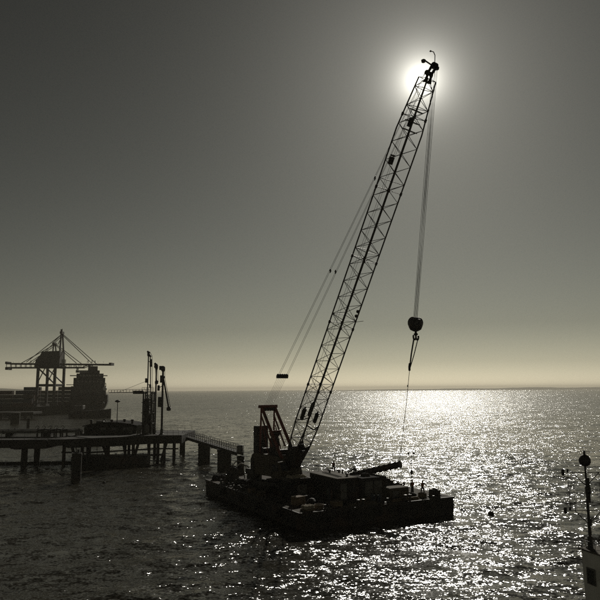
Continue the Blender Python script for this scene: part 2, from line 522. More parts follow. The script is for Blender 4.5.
# ================================================================ crawler crane
TIP = P(432, 66, 66.5)
CC = Vector((-2.2, 86.0, DZ))                        # slewing centre at deck level
FOOT0 = Vector((TIP.x, TIP.y, 0)) - Vector((CC.x, CC.y, 0))
CF = FOOT0.normalized(); CL = Vector((-CF.y, CF.x, 0))   # forward, left
def K(f, l, z):
    return CC + CF * f + CL * l + ZV * z
crane = thing('crawler_crane', 'tall lattice boom crawler crane standing on the flat black barge', 'crane', CC)
for s in (-1, 1):
    tr = MB().prism(K(-3.3, s * 2.3 - 0.42, 0.06), CF, ZV, CL * 0.84, [(0.3, 0), (6.3, 0), (6.75, 0.45), (6.5, 0.95), (6.1, 1.06), (0.5, 1.06), (0.1, 0.95), (-0.15, 0.45)]).build('track', M_dark, crane)
    sh = MB()
    for i in range(26):
        f = -3.2 + i * 0.26
        sh.obox(K(f, s * 2.3, 1.15), CF * 0.1, CL * 0.48, ZV * 0.035)
        sh.obox(K(f, s * 2.3, 0.03), CF * 0.1, CL * 0.48, ZV * 0.03)
    tag(sh.build('track_shoes', M_rubber, tr), kind='stuff')
    for i in range(6):
        MB().tube(K(-2.6 + 1.05 * i, s * 2.3 - 0.46, 0.42), K(-2.6 + 1.05 * i, s * 2.3 + 0.46, 0.42), 0.27, n=12).build('roller', M_dark, tr, smooth=True)
MB().obox(K(0.1, 0, 0.95), CF * 1.7, CL * 1.9, ZV * 0.4).build('car_body', M_dark, crane, bevel=0.06)
MB().lathe(K(0, 0, 1.35), [(1.3, 0), (1.3, 0.22), (1.2, 0.25)], 28).build('slew_ring', M_dark, crane, smooth=True)
hs = MB().prism(K(0, -1.55, 0), CF, ZV, CL * 3.1, [(-5.3, 1.62), (1.6, 1.62), (1.9, 2.0), (1.6, 3.1), (0.7, 4.3), (-4.7, 4.5), (-5.3, 4.1)]).build('machinery_house', M_house, crane, bevel=0.06)
for s in (-1, 1):
    for i in range(4):
        MB().obox(K(-4.4 + i * 1.35, s * 1.565, 3.0), CF * 0.6, CL * 0.015, ZV * 0.95).build('access_door', M_house, hs)
        MB().bar(K(-4.0 + i * 1.35, s * 1.6, 2.9), K(-4.0 + i * 1.35, s * 1.6, 3.2), 0.04, 0.04).build('handle', M_dark, hs)
for i in range(5):
    MB().obox(K(-1.3, -0.9 + i * 0.45, 4.42), CF * 0.7, CL * 0.15, ZV * 0.05).build('grille_slat', M_dark, hs)
MB().tube(K(-3.2, 1.0, 4.3), K(-3.2, 1.0, 5.4), 0.11, n=10).tube(K(-3.2, 1.0, 5.4), K(-3.45, 1.0, 5.6), 0.11, n=10).build('exhaust_pipe', M_dark, crane)
# driver's cab on the right-hand front corner
cab = MB().prism(K(0.5, -2.75, 1.75), CF, ZV, CL * 1.15, [(0, 0), (2.0, 0), (2.25, 0.9), (1.7, 2.05), (0, 2.05)]).build('cab', M_house, crane, bevel=0.04)
MB().obox(K(1.35, -2.765, 3.05), CF * 0.62, CL * 0.012, ZV * 0.42).build('window_pane', M_glass, cab)
MB().obox(K(2.5, -2.18, 3.2), (CF * -0.55 + ZV * 1.15) * 0.42, CL * 0.5, (CF * 1.15 + ZV * 0.55) * 0.02).build('window_pane', M_glass, cab)
MB().bar(K(0.6, -2.8, 2.0), K(2.4, -2.8, 2.0), 0.05, 0.05).bar(K(0.7, -2.8, 2.75), K(0.7, -2.8, 1.9), 0.05, 0.05).build('handrail', M_dark, cab)
# tall ballast stack at the tail
cw = MB().obox(K(-5.5, 0, 1.9), CF * 0.9, CL * 1.75, ZV * 0.35).build('counterweight_tray', M_dark, crane, bevel=0.05)
for i in range(8):
    MB().obox(K(-5.85 + 0.02 * (i % 2), 0.55, 2.62 + i * 0.715), CF * 0.42, CL * (1.02 - 0.015 * (i % 3)), ZV * 0.352).build('ballast_slab', M_dark, cw, bevel=0.04)
for s in (-1, 1):
    MB().obox(K(-4.95, s * 1.3, 3.0), CF * 0.32, CL * 0.4, ZV * 0.8).build('ballast_block', M_dark, cw, bevel=0.04)
# A-frame gantry
GT = [P(258.5, 407, 87.6), P(270.5, 406, 88.9)]
gm = (GT[0] + GT[1]) / 2
gl = K((gm - CC).dot(CF), (gm - CC).dot(CL), gm.z - DZ)
gf, glat, gz = (gl - CC).dot(CF), (gl - CC).dot(CL), gl.z - DZ
for s in (-1, 1):
    a = K(gf, s * 1.15, gz)
    MB().bar(K(gf - 0.3, s * 1.2, 4.2), a, 0.22, 0.24).build('gantry_back_leg', M_red, crane)
    MB().bar(K(0.9, s * 1.2, 4.0), a, 0.26, 0.34).build('gantry_front_leg', M_red, crane)
    MB().bar(K(gf + 1.6, s * 1.15, 4.3), K(gf + 0.2, s * 1.15, gz - 2.6), 0.14, 0.14).build('gantry_strut', M_red, crane)
    MB().bar(K(gf - 0.1, s * 1.12, gz - 1.2), K(gf + 2.3, s * 1.12, 5.4), 0.16, 0.16).build('gantry_strut', M_red, crane)
gb = MB().bar(K(gf, -1.55, gz), K(gf, 1.55, gz), 0.5, 0.42).build('gantry_top_beam', M_red, crane, bevel=0.03)
for i in range(5):
    c = K(gf, -0.9 + 0.45 * i, gz - 0.3)
    MB().tube(c - CL * 0.06, c + CL * 0.06, 0.34, n=16).build('sheave', M_dark, gb, smooth=True)
MB().bar(K(gf + 1.6, -1.1, gz - 3.3), K(gf + 1.6, 1.1, gz - 3.3), 0.14, 0.16).build('gantry_cross_beam', M_red, crane)
# winches standing on the house roof under the gantry
wm = MB().obox(K(-2.25, 0.1, 5.4), CF * 0.5, CL * 0.5, ZV * 1.05).obox(K(-2.25, 0.1, 6.75), CF * 0.34, CL * 0.4, ZV * 0.32).build('winch_mast', M_dark, crane, bevel=0.05)
MB().tube(K(-2.2, -0.5, 7.1), K(-2.2, 0.7, 7.1), 0.42, n=18).build('winch_drum', M_rope, crane, smooth=True)
for f in (-0.3, -3.7):
    MB().tube(K(f, -1.0, 4.75), K(f, 1.0, 4.75), 0.38, n=18).build('winch_drum', M_rope, crane, smooth=True)
    for s in (-1, 1):
        MB().tube(K(f, s * 1.0, 4.75), K(f, s * 1.06, 4.75), 0.52, n=18).build('drum_flange', M_dark, crane, smooth=True)
# roof handrail of the house
for s in (-1, 1):
    for i in range(6):
        rod('roof_stanchion', K(-4.6 + i * 1.0, s * 1.5, 4.35), K(-4.6 + i * 1.0, s * 1.5, 5.4), 0.025, M_dark, crane)
    rod('roof_rail', K(-4.6, s * 1.5, 5.4), K(0.4, s * 1.5, 5.4), 0.025, M_dark, crane)

# boom
BF = K(1.25, 0, 2.5)
bvec = TIP - BF; BLEN = bvec.length; BB = bvec.normalized()
BNRM = CL.cross(BB).normalized()                     # across the boom in its own upright plane
if BNRM.z < 0:
    BNRM = -BNRM
HW = 1.08
def bhalf(s):
    k = min(1.0, 0.42 + 0.58 * s / 7.0)
    e = max(0.0, (s - (BLEN - 7.5)) / 7.5)
    return HW * min(1, max(0.62, s / 7.0 + 0.55)) * (1 - 0.42 * e), HW * k * (1 - 0.45 * e)
def BP(s, l, n):
    hl, hn = bhalf(s)
    return BF + BB * s + CL * l * hl + BNRM * n * hn
boom = thing('boom', '', '', CC)
for k in list(boom.keys()):
    del boom[k]
boom.parent = crane; boom.location = (0, 0, 0); WLOC[boom.name] = CC
S_end = BLEN - 1.5
for l in (-1, 1):
    for n in (-1, 1):
        m = MB()
        ss = [0.4, 3.5, 7.0, BLEN - 7.5, S_end]
        m.path([BP(s, l, n) for s in ss], 0.085, 8)
        m.build('chord', M_boom, boom, smooth=True)
nb = 44
sn = [3.4 + (S_end - 3.4) * i / nb for i in range(nb + 1)]
corners = [(-1, -1), (1, -1), (1, 1), (-1, 1)]
for i in range(nb):
    for j in range(4):
        a, b = corners[j], corners[(j + 1) % 4]
        if (i + j) % 2:
            a, b = b, a
        rod('lacing_bar', BP(sn[i], *a), BP(sn[i + 1], *b), 0.034, M_boom, boom)
for i in range(0, nb + 1):
    if i % 8 in (0, 1) or i > nb - 2:
        for j in range(4):
            rod('cross_strut', BP(sn[i], *corners[j]), BP(sn[i], *corners[(j + 1) % 4]), 0.038, M_boom, boom)
for i in range(8, nb, 8):                            # pinned joints between boom sections
    for a in corners:
        c = BP(sn[i], *a)
        MB().obox(c, BB * 0.2, CL * 0.1, BNRM * 0.1).build('joint_lug', M_boom, boom)
bfm = MB()
for l in (-1, 1):
    p = [BP(0.0, l, 0) - BB * 0.35, BP(0.6, l, -1), BP(4.1, l, -1), BP(3.3, l, 0), BP(4.1, l, 1), BP(0.6, l, 1)]
    t = CL * 0.05
    bfm.add([q - t for q in p] + [q + t for q in p], [tuple(range(6)), tuple(range(6, 12))] + [(i, (i + 1) % 6, 6 + (i + 1) % 6, 6 + i) for i in range(6)])
for n in (-1, 1):
    p = [BP(0.8, -1, n), BP(0.8, 1, n), BP(4.0, 1, n), BP(3.2, 0.4, n), BP(3.2, -0.4, n), BP(4.0, -1, n)]
    t = BNRM * 0.04
    bfm.add([q - t for q in p] + [q + t for q in p], [tuple(range(6)), tuple(range(6, 12))] + [(i, (i + 1) % 6, 6 + (i + 1) % 6, 6 + i) for i in range(6)])
bfm.build('boom_foot_plate', M_dark, boom)
MB().tube(BF - CL * 1.25, BF + CL * 1.25, 0.14, n=12).build('foot_pin', M_dark, boom)
# things bolted inside the boom: winch boxes low down, platforms higher up
for s, l, n, h in ((8.2, -0.75, 0.4, 1.5), (8.9, 0.1, 0.2, 1.9), (8.0, 0.75, -0.35, 1.4)):
    c = BP(s, l, n)
    MB().obox(c, BB * h / 2, CL * 0.18, BNRM * 0.2).obox(c + BB * (h / 2 + 0.1), BB * 0.12, CL * 0.1, BNRM * 0.1).build('cable_box', M_dark, boom, bevel=0.03)
MB().path([BP(7.2, -1, 1.05), BP(6.7, -0.3, 1.5), BP(6.6, 0.5, 1.5), BP(7.1, 1, 1.05)], 0.07).build('backstop_frame', M_dark, boom)
MB().path([BP(7.4, -1, -1.05), BP(6.9, 0, -1.4), BP(7.3, 1, -1.05)], 0.07).build('backstop_frame', M_dark, boom)
MB().obox(BP(41.5, -0.55, 0.6), BB * 0.45, CL * 0.22, BNRM * 0.22).obox(BP(42.1, -0.55, 0.6), BB * 0.1, CL * 0.12, BNRM * 0.3).build('floodlight', M_dark, boom, bevel=0.03)
for s in (45.3, 46.3, 47.6):
    MB().obox(BP(s, 0, 0), BB * 0.05, CL * bhalf(s)[0], BNRM * 0.3).build('rung_platform', M_boom, boom)
MB().obox(BP(46.2, -0.2, 0.1), BB * 0.5, CL * 0.2, BNRM * 0.18).build('junction_box', M_dark, boom)
for s in (22.5, 23.1):
    MB().lathe(BP(s, 0.7, -0.9), [(0.05, 0), (0.2, 0.1), (0.2, 0.3)], 10, axis=CF).build('guide_roller', M_dark, boom)
rod('anemometer_arm', BP(21.8, 1, -1), BP(21.8, 1, -1) + CF * 1.3, 0.03, M_boom, boom)
# boom head
HD = BP(BLEN - 0.9, 0, 0)
hm = MB()
for l in (-1, 1):
    o = HD + CL * l * 0.34
    hm.prism(o - CL * 0.03, BB, BNRM, CL * 0.06, [(-1.0, -0.5), (-0.6, -0.3), (0.2, -0.28), (0.75, -0.5), (1.15, -0.45), (1.25, -0.25), (0.9, -0.1), (0.4, 0.0), (0.25, 0.3), (0.0, 0.35), (-0.3, 0.05), (-0.7, 0.1), (-1.0, 0.45)])
head = hm.build('boom_head', M_dark, boom)
for q, (a, b) in enumerate(((0.95, -0.35), (0.1, 0.3))):
    for l in (-0.2, 0.0, 0.2):
        c = HD + BB * a + BNRM * b + CL * l
        MB().tube(c - CL * 0.04, c + CL * 0.04, 0.28 if q else 0.38, n=18).build('sheave', M_dark, head, smooth=True)
am = HD + BB * 1.15 - BNRM * 0.3
MB().path([am, am + ZV * 1.1 + CL * 0.1, am + ZV * 1.5 - CF * 0.1, am + ZV * 1.75 - CF * 0.45], 0.05, 6).lathe(am + ZV * 1.75 - CF * 0.5, [(0.02, -0.1), (0.14, 0), (0.02, 0.14)], 8).build('mast_light', M_dark, head)
for s in (-1, 1):
    MB().bar(HD + BB * 0.9 - BNRM * 0.2, HD + BB * 1.0 + BNRM * 0.1 + CL * s * 1.3 - CF * s * 0.1, 0.12, 0.12).lathe(HD + BB * 0.8 + BNRM * 0.2 + CL * s * 1.25, [(0.05, 0), (0.22, 0.1), (0.26, 0.35), (0.1, 0.45)], 10).build('outrigger_bracket', M_dark, head)

# pendant ropes from gantry to boom head
def lerp(a, b, t):
    return a + (b - a) * t
gtop = K(gf, 0, gz)
pend_end = HD + BNRM * 0.4 - BB * 0.1
def PEND(t, l):
    p = lerp(gtop, pend_end, t); p = p + CL * l
    p.z -= 0.5 * t * (1 - t)
    return p
tb = 0.108
br = MB().obox(PEND(tb, 0), CL * 0.95, CF * 0.16, ZV * 0.2).build('bridle_bar', M_dark, crane, bevel=0.03)
for l in (-0.72, -0.3, 0.1, 0.5, 0.8):
    c = PEND(tb, l) + ZV * 0.12
    MB().tube(c - CL * 0.06, c + CL * 0.06, 0.3, n=14).build('sheave', M_dark, br, smooth=True)
for l in (-0.75, -0.45, -0.15, 0.15, 0.45, 0.75):
    rod('boom_hoist_rope', K(gf, l * 0.9, gz), PEND(tb, l), 0.013, M_rope, crane)
for l in (-0.85, -0.6, 0.6, 0.85):
    MB().path([PEND(tb + (1 - tb) * i / 10, l * (1 - 0.58 * i / 10)) for i in range(11)], 0.019, 6).build('pendant_rope', M_rope, crane)
for t in (0.46, 0.73):
    for l in (-0.6, 0.6):
        k = 1 - 0.58 * (t - tb) / (1 - tb)
        MB().bar(PEND(t, (l - 0.17) * k), PEND(t, (l + 0.17) * k), 0.09, 0.2).tube(PEND(t, (l - .13) * k), PEND(t + .006, (l - .13) * k), 0.06).tube(PEND(t, (l + .13) * k), PEND(t - .006, (l + .13) * k), 0.06).build('rope_spacer', M_dark, crane)
# boom whip lines along the upper face
for l in (-0.25, 0.2):
    MB().path([K(-0.3, l, 5.1), BP(12, l, 1.15), HD + BNRM * 0.8 + CL * l * 0.5], 0.018, 5).build('hoist_rope', M_rope, crane)

# hook block and its load
HK = P(415.5, 324.5, 70.5)
head_pt = HD + BB * 0.9 - BNRM * 0.45
for i, l in enumerate((-0.42, -0.25, -0.08, 0.1, 0.28, 0.44)):
    a = head_pt + CL * l * 0.6 + CF * (0.16 if i % 2 else -0.14)
    rod('hoist_rope', a, HK + CL * l * 0.75 + ZV * 0.65, 0.021, M_rope, crane)
hb = thing('hook_block', 'heavy round hook block hanging from the crane hoist ropes', 'hook block', HK - ZV * 1.7)
MB().lathe(HK - ZV * 0.78, [(0.25, 0), (0.62, 0.2), (0.78, 0.55), (0.8, 0.95), (0.66, 1.3), (0.4, 1.42)], 20).build('block_body', M_dark, hb, smooth=True)
for l in (-0.5, -0.17, 0.17, 0.5):
    c = HK + CL * l + ZV * 0.18
    MB().tube(c - CL * 0.06, c + CL * 0.06, 0.66, n=20).build('sheave', M_dark, hb, smooth=True)
MB().tube(HK - ZV * 0.75, HK - ZV * 1.25, 0.13, n=10).lathe(HK - ZV * 1.2, [(0.2, 0), (0.26, 0.1), (0.2, 0.2)], 12).build('swivel', M_dark, hb, smooth=True)
hkm = MB()
for s in (-1, 1):
    hkm.path([HK - ZV * 1.2, HK - ZV * 1.5, HK - ZV * 1.72 + CL * 0.18 * s, HK - ZV * 1.68 + CL * 0.38 * s, HK - ZV * 1.42 + CL * 0.46 * s, HK - ZV * 1.22 + CL * 0.42 * s], 0.1, 8)
hkm.build('twin_hook', M_dark, hb, smooth=True)
PILE_TIP = P(399.5, 464.5, 79.0)
PILE_BUT = P(351, 475.5, 83.5)
SL = P(409.5, 370, 72.0)
t = thing('lifting_sling', 'pair of dark slings gathered below the hook block', 'sling', SL)
for s in (-1, 1):
    MB().path([HK - ZV * 1.6 + CL * 0.36 * s, lerp(HK - ZV * 1.6 + CL * 0.36 * s, SL, 0.5) + CL * 0.07 * s, SL], 0.085 if s < 0 else 0.055, 7).build('sling_leg', M_rubber, t)
MB().lathe(SL - ZV * 0.12, [(0.05, 0), (0.13, 0.08), (0.13, 0.5), (0.06, 0.9)], 8).build('shackle', M_dark, t)
one(MB().path([SL, lerp(SL, PILE_TIP, 0.35) + Vector((0.05, 0, 0)), PILE_TIP + ZV * 0.3], 0.03, 6).lathe(lerp(SL, PILE_TIP, 0.17), [(0.03, 0), (0.09, 0.1), (0.03, 0.25)], 6), 'lifting_wire', M_rope, 'thin wire running from the slings down to the raised pile end', 'wire')

# ================================================================ deck load
def rope_coil(p, r, label):
    m = MB()
    for i in range(5):
        m.torus(p + ZV * (0.06 + i * 0.09), (0, 0, 1), r - 0.05 * (i % 2), 0.055, 16, 6)
    return one(m, 'rope_coil', M_wood, label, 'rope', smooth=True)
# steel pile being tilted up
pile = thing('steel_pile', 'dark ribbed steel pile lifted at one end above the deckhouse roof', 'pile', PILE_BUT)
pd = (PILE_TIP - PILE_BUT).normalized()
MB().tube(PILE_BUT, PILE_TIP, 0.36, 0.36, 18).build('pile_tube', M_dark, pile, smooth=True)
for i in range(9):
    c = lerp(PILE_BUT, PILE_TIP, 0.08 + 0.105 * i)
    MB().tube(c - pd * 0.1, c + pd * 0.1, 0.43, n=18).build('pile_collar', M_dark, pile, smooth=True)
MB().tube(PILE_TIP, PILE_TIP + pd * 0.12, 0.44, n=18).path([PILE_TIP + ZV * 0.3, PILE_TIP - pd * 0.4 + ZV * 0.1], 0.06).build('lifting_cap', M_dark, pile)
cr1 = PILE_BUT + pd * 0.9
t = thing('pile_cradle', 'splayed steel cradle holding the lower end of the pile', 'cradle', Vector((cr1.x, cr1.y, DZ)))
for s in (-1, 1):
    MB().bar(Vector((cr1.x, cr1.y, DZ)) + BU * 0.9 * s + BV * s * 0.5, cr1 - ZV * 0.25 + BU * 0.1 * s, 0.2, 0.2).build('cradle_leg', M_dark, t)
    MB().bar(Vector((cr1.x, cr1.y, DZ)) + BU * 0.9 * s - BV * s * 0.5, cr1 - ZV * 0.25 + BU * 0.1 * s, 0.2, 0.2).build('cradle_leg', M_dark, t)
MB().obox(cr1 - ZV * 0.42, BU * 0.7, BV * 0.4, ZV * 0.1).build('cradle_saddle', M_dark, t)

def cabin(u0, v0, u1, v1, h, name, label, body, roofm, doors, cat):
    """corrugated steel cabin standing on the deck"""
    t = thing(name, label, cat, W((u0 + u1) / 2, (v0 + v1) / 2))
    b = MB().obox(W((u0 + u1) / 2, (v0 + v1) / 2, h / 2 + 0.08), BU * (u1 - u0) / 2, BV * (v1 - v0) / 2, ZV * (h / 2 - 0.02)).build('wall', body, t)
    rf = MB().obox(W((u0 + u1) / 2, (v0 + v1) / 2, h + 0.12), BU * ((u1 - u0) / 2 + 0.06), BV * ((v1 - v0) / 2 + 0.06), ZV * 0.05).build('roof', roofm, t)
    rib = MB()
    n = int((u1 - u0) / 0.32)
    for i in range(n):
        for vv in (v0 - 0.02, v1 + 0.02):
            rib.obox(W(u0 + (i + 0.5) * (u1 - u0) / n, vv, h / 2 + 0.08), BU * 0.09, BV * 0.025, ZV * (h / 2 - 0.15))
    n2 = int((v1 - v0) / 0.32)
    for i in range(n2):
        for uu in (u0 - 0.02, u1 + 0.02):
            rib.obox(W(uu, v0 + (i + 0.5) * (v1 - v0) / n2, h / 2 + 0.08), BU * 0.025, BV * 0.09, ZV * (h / 2 - 0.15))
    tag(rib.build('corrugation', body, t), kind='stuff')
    for uu in (u0, u1):
        for vv in (v0, v1):
            MB().obox(W(uu, vv, h / 2 + 0.08), BU * 0.08, BV * 0.08, ZV * (h / 2 + 0.08)).build('corner_post', body, t)
    for kind, a, z0, w, hh in doors:
        c = W(u0 + a, v0 - 0.06, z0 + hh / 2)
        d = MB().obox(c, BU * w / 2, BV * 0.03, ZV * hh / 2).build(kind, M_glass if kind == 'window' else M_grey, t)
        if kind == 'window':
            fr = MB()
            for s in (-1, 1):
                fr.obox(c + BU * s * w / 2 - BV * 0.04, BU * 0.04, BV * 0.03, ZV * (hh / 2 + 0.04))
                fr.obox(c + ZV * s * hh / 2 - BV * 0.042, BU * (w / 2 + 0.035), BV * 0.03, ZV * 0.04)
            fr.build('frame', M_dark, d)
        else:
            MB().obox(c + BU * w * 0.36 - BV * 0.06, BU * 0.08, BV * 0.03, ZV * 0.03).build('handle', M_dark, d)
    return t
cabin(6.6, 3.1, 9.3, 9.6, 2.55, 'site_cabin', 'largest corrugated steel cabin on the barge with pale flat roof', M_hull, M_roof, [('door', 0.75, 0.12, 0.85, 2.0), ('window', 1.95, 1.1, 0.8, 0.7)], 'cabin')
cabin(10.2, 3.4, 13.6, 6.2, 2.3, 'tool_container', 'dark tool container standing below the raised steel pile', M_hull, M_matt, [('door', 0.9, 0.12, 1.1, 1.95), ('door', 2.2, 0.12, 1.1, 1.95)], 'container')
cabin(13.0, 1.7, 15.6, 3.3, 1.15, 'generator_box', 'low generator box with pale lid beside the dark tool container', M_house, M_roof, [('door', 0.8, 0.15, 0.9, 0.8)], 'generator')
cabin(3.0, 7.8, 5.9, 11.2, 1.75, 'store_container', 'low dark store container with an open rubble skip on top', M_hull, M_matt, [('door', 1.4, 0.12, 1.2, 1.5)], 'container')

# open skip with pale rubble on the store container
t = thing('rubble_skip', 'shallow open skip heaped with pale rubble on the low container', 'skip', W(4.4, 9.4, 1.92))
for (a, b) in (((3.1, 8.2), (5.8, 8.2)), ((5.8, 8.2), (5.8, 10.9)), ((5.8, 10.9), (3.1, 10.9)), ((3.1, 10.9), (3.1, 8.2))):
    MB().bar(W(*a, 2.12), W(*b, 2.12), 0.08, 0.4, up=(0, 0, 1)).build('side_plate', M_dark, t)
MB().obox(W(4.45, 9.55, 1.96), BU * 1.3, BV * 1.3, ZV * 0.03).build('floor_plate', M_dark, t)
rm = MB(); rnd = random.Random(5)
for i in range(46):
    s = rnd.uniform(0.14, 0.36)
    rm.lump(W(rnd.uniform(3.45, 5.5), rnd.uniform(8.6, 10.6), 2.1 + rnd.uniform(0, 0.28)), (s, s * rnd.uniform(.7, 1.2), s * .7), i, 0.3)
tag(rm.build('rubble', M_sand, t), kind='stuff')

# small gear
def crate(p, s, rz, name, label, m=M_wood, cat='crate'):
    t = thing(name, label, cat, p)
    x, y, z = s
    R = Matrix.Rotation(rz, 3, 'Z')
    MB().obox(p + ZV * (z / 2 + 0.1), R @ Vector((x / 2 - .03, 0, 0)), R @ Vector((0, y / 2 - .03, 0)), ZV * (z / 2 - .03)).build('box', m, t)
    k = max(2, int(z / 0.2))
    for side in (-1, 1):
        for i in range(k):
            zz = 0.1 + (i + 0.5) * z / k
            MB().obox(p + R @ Vector((0, side * y / 2, 0)) + ZV * zz, R @ Vector((x / 2, 0, 0)), R @ Vector((0, 0.02, 0)), ZV * (z / k / 2 - 0.015)).build('plank', m, t)
            MB().obox(p + R @ Vector((side * x / 2, 0, 0)) + ZV * zz, R @ Vector((0.02, 0, 0)), R @ Vector((0, y / 2 - 0.03, 0)), ZV * (z / k / 2 - 0.015)).build('plank', m, t)
    for i in (-1, 1):
        MB().obox(p + R @ Vector((i * x * 0.38, 0, 0)) + ZV * 0.05, R @ Vector((0.06, 0, 0)), R @ Vector((0, y / 2, 0)), ZV * 0.05).build('skid', m, t)
    return t
def pallet_load(p, rz, label, m):
    t = thing('pallet_load', label, 'pallet', p)
    R = Matrix.Rotation(rz, 3, 'Z')
    for i in range(6):
        MB().obox(p + R @ Vector((-0.62 + i * 0.25, 0, 0)) + ZV * 0.13, R @ Vector((0.09, 0, 0)), R @ Vector((0, 0.5, 0)), ZV * 0.015).build('slat', M_wood, t)
    for i in (-1, 0, 1):
        MB().obox(p + R @ Vector((0, i * 0.42, 0)) + ZV * 0.055, R @ Vector((0.7, 0, 0)), R @ Vector((0, 0.05, 0)), ZV * 0.055).build('bearer', M_wood, t)
    rnd = random.Random(int(p.x * 50))
    for k in range(2):
        for i in range(3):
            for j in range(2):
                c = p + R @ Vector((-0.44 + i * 0.44, -0.25 + j * 0.5, 0)) + ZV * (0.24 + k * 0.19)
                MB().lump(c, (0.25, 0.25, 0.13), rnd.randint(0, 999), 0.06).build('sack', m, t, smooth=True)
    return t
def winch(p, rz, label, sc_=1.0):
    t = thing('deck_winch', label, 'winch', p)
    R = Matrix.Rotation(rz, 3, 'Z'); X, Y = R @ Vector((sc_, 0, 0)), R @ Vector((0, sc_, 0)); Z = ZV * sc_
    MB().obox(p + Z * 0.1, X * 1.0, Y * 0.7, Z * 0.1).build('bed_plate', M_dark, t)
    for s in (-1, 1):
        MB().prism(p + X * 0.75 * s - X * 0.05 + Z * 0.2, Y, Z, X * 0.1, [(-0.6, 0), (0.6, 0), (0.25, 1.0), (-0.25, 1.0)]).build('side_frame', M_dark, t)
        MB().tube(p + X * 0.66 * s + Z * 0.85, p + X * 0.7 * s + Z * 0.85, 0.62 * sc_, n=20).build('flange', M_dark, t, smooth=True)
    dr = MB().tube(p - X * 0.65 + Z * 0.85, p + X * 0.65 + Z * 0.85, 0.34 * sc_, n=18).build('drum', M_dark, t, smooth=True)
    rp = MB()
    for i in range(11):
        rp.torus(p + X * (-0.58 + i * 0.116) + Z * 0.85, X, 0.4 * sc_, 0.06 * sc_, 18, 6)
    rp.build('wound_rope', M_rope, dr, smooth=True)
    MB().obox(p + X * 1.15 + Z * 0.7, X * 0.3, Y * 0.35, Z * 0.5).tube(p + X * 1.15 + Z * 1.2, p + X * 1.15 + Z * 1.6, 0.05 * sc_).build('motor', M_house, t, bevel=0.03)
    return t
def drum(p, label):
    t = thing('oil_drum', label, 'drum', p, 'oil drums on the barge deck')
    MB().lathe(p, [(0.29, 0), (0.29, 0.28), (0.305, 0.3), (0.29, 0.32), (0.29, 0.58), (0.305, 0.6), (0.29, 0.62), (0.29, 0.88), (0.27, 0.88), (0.27, 0.86)], 18).build('shell', M_box[1], t, smooth=True)
    MB().lathe(p + ZV * 0.86 + BU * 0.16, [(0.04, 0), (0.04, 0.03)], 8).build('bung', M_dark, t)
pallet_load(W(1.5, 1.0), BA + 0.15, 'pallet of pale sacks at the barge corner edge', M_sand)
pallet_load(W(1.0, 12.2), BA + 1.4, 'pallet of greyish sacks on the long side of the barge', M_roof)
crate(W(5.2, 1.1), (1.1, 0.8, 0.55), BA, 'timber_crate', 'long low timber crate between the sacks and the largest cabin')
crate(W(2.0, 4.2), (1.3, 1.0, 0.9), BA + 0.3, 'timber_crate', 'tall slatted timber crate behind the pale sacks')
crate(W(8.7, 1.4), (0.9, 0.7, 0.45), BA - 0.2, 'timber_crate', 'small timber crate in front of the largest cabin')
for u, v in ((10.2, 1.2), (10.9, 1.0), (10.6, 1.75)):
    drum(W(u, v), 'blue oil drum standing on the deck by the tool container')
rope_coil(W(3.0, 1.2), 0.5, 'coiled mooring rope next to the pale sacks')
rope_coil(W(1.1, 15.2), 0.55, 'coiled mooring rope on the long side near the sacks')
rope_coil(W(17.6, 1.5), 0.5, 'coiled mooring rope beside the generator box')
winch(W(2.6, 25.8), BA + 1.2, 'largest deck winch at the end of the barge nearest the catwalk', 1.45)
winch(W(4.6, 22.9), BA + 0.4, 'deck winch close behind the crane tail')
winch(W(18.9, 0.95), BA, 'small deck winch where two people stand', 0.62)
winch(W(19.9, 1.7), BA + 1.57, 'small deck winch at the outer corner of the barge', 0.55)
winch(W(15.6, 6.4), BA + 0.5, 'tall deck winch just past the tool container', 1.15)
winch(W(17.4, 6.8), BA, 'deck winch by the foot of the lamp pole', 0.75)
winch(W(1.4, 20.0), BA + 1.57, 'deck winch halfway along the long side of the barge', 0.75)
# loose timber and beams
for i, (u, v, du, dv, z, m, lb) in enumerate([(9.9, 2.6, 2.9, 0.25, 0.12, M_wood, 'loose timber beam lying before the tool container'), (6.2, 0.5, 4.2, 0.2, 0.1, M_roof, 'pale long beam along the barge edge'), (16.3, 4.6, 0.3, 3.2, 0.12, M_wood, 'loose timber beam beside the generator box'), (12.4, 0.5, 4.0, 0.22, 0.1, M_wood, 'long timber beam on the short barge edge by the generator box')]):
    t = thing('timber_beam', lb, 'beam', W(u + du / 2, v + dv / 2))
    for k in range(3):
        MB().obox(W(u + du / 2, v + dv / 2 + 0.0, z * (k + 0.5)) + (BV if du > dv else BU) * 0.03 * (k - 1), BU * (du / 2 - 0.1 * k), BV * (dv / 2), ZV * (z / 2 - 0.006)).build('plank', m, t)
# more deck gear
def heap(p, s, n, name, label, cat, m, seed):
    t = thing(name, label, cat, p); rnd = random.Random(seed)
    b = MB()
    for i in range(n):
        k = rnd.uniform(.3, .6)
        b.lump(p + BU * rnd.uniform(-s, s) * .7 + BV * rnd.uniform(-s, s) * .7 + ZV * rnd.uniform(.08, .3) * s, (k * s, k * s, k * s * .65), seed * 50 + i, .18)
    b.build('cover', m, t)
    MB().path([p + BU * s * math.cos(a) + BV * s * math.sin(a) + ZV * .06 for a in (0, 1, 2, 3, 4, 5, 6.1)], .03, 5).build('lashing', M_rope, t)
    return t
heap(W(2.6, 20.6), 1.5, 16, 'tarpaulin_heap', 'dark tarpaulin heap between the crane tail and long barge side', 'tarpaulin', M_matt, 1)
heap(W(1.6, 27.9), 1.2, 12, 'tarpaulin_heap', 'dark tarpaulin heap at the barge end beyond the largest winch', 'tarpaulin', M_matt, 2)
heap(W(3.4, 14.0), 1.3, 14, 'tarpaulin_heap', 'dark tarpaulin heap in front of the crane cab', 'tarpaulin', M_matt, 3)
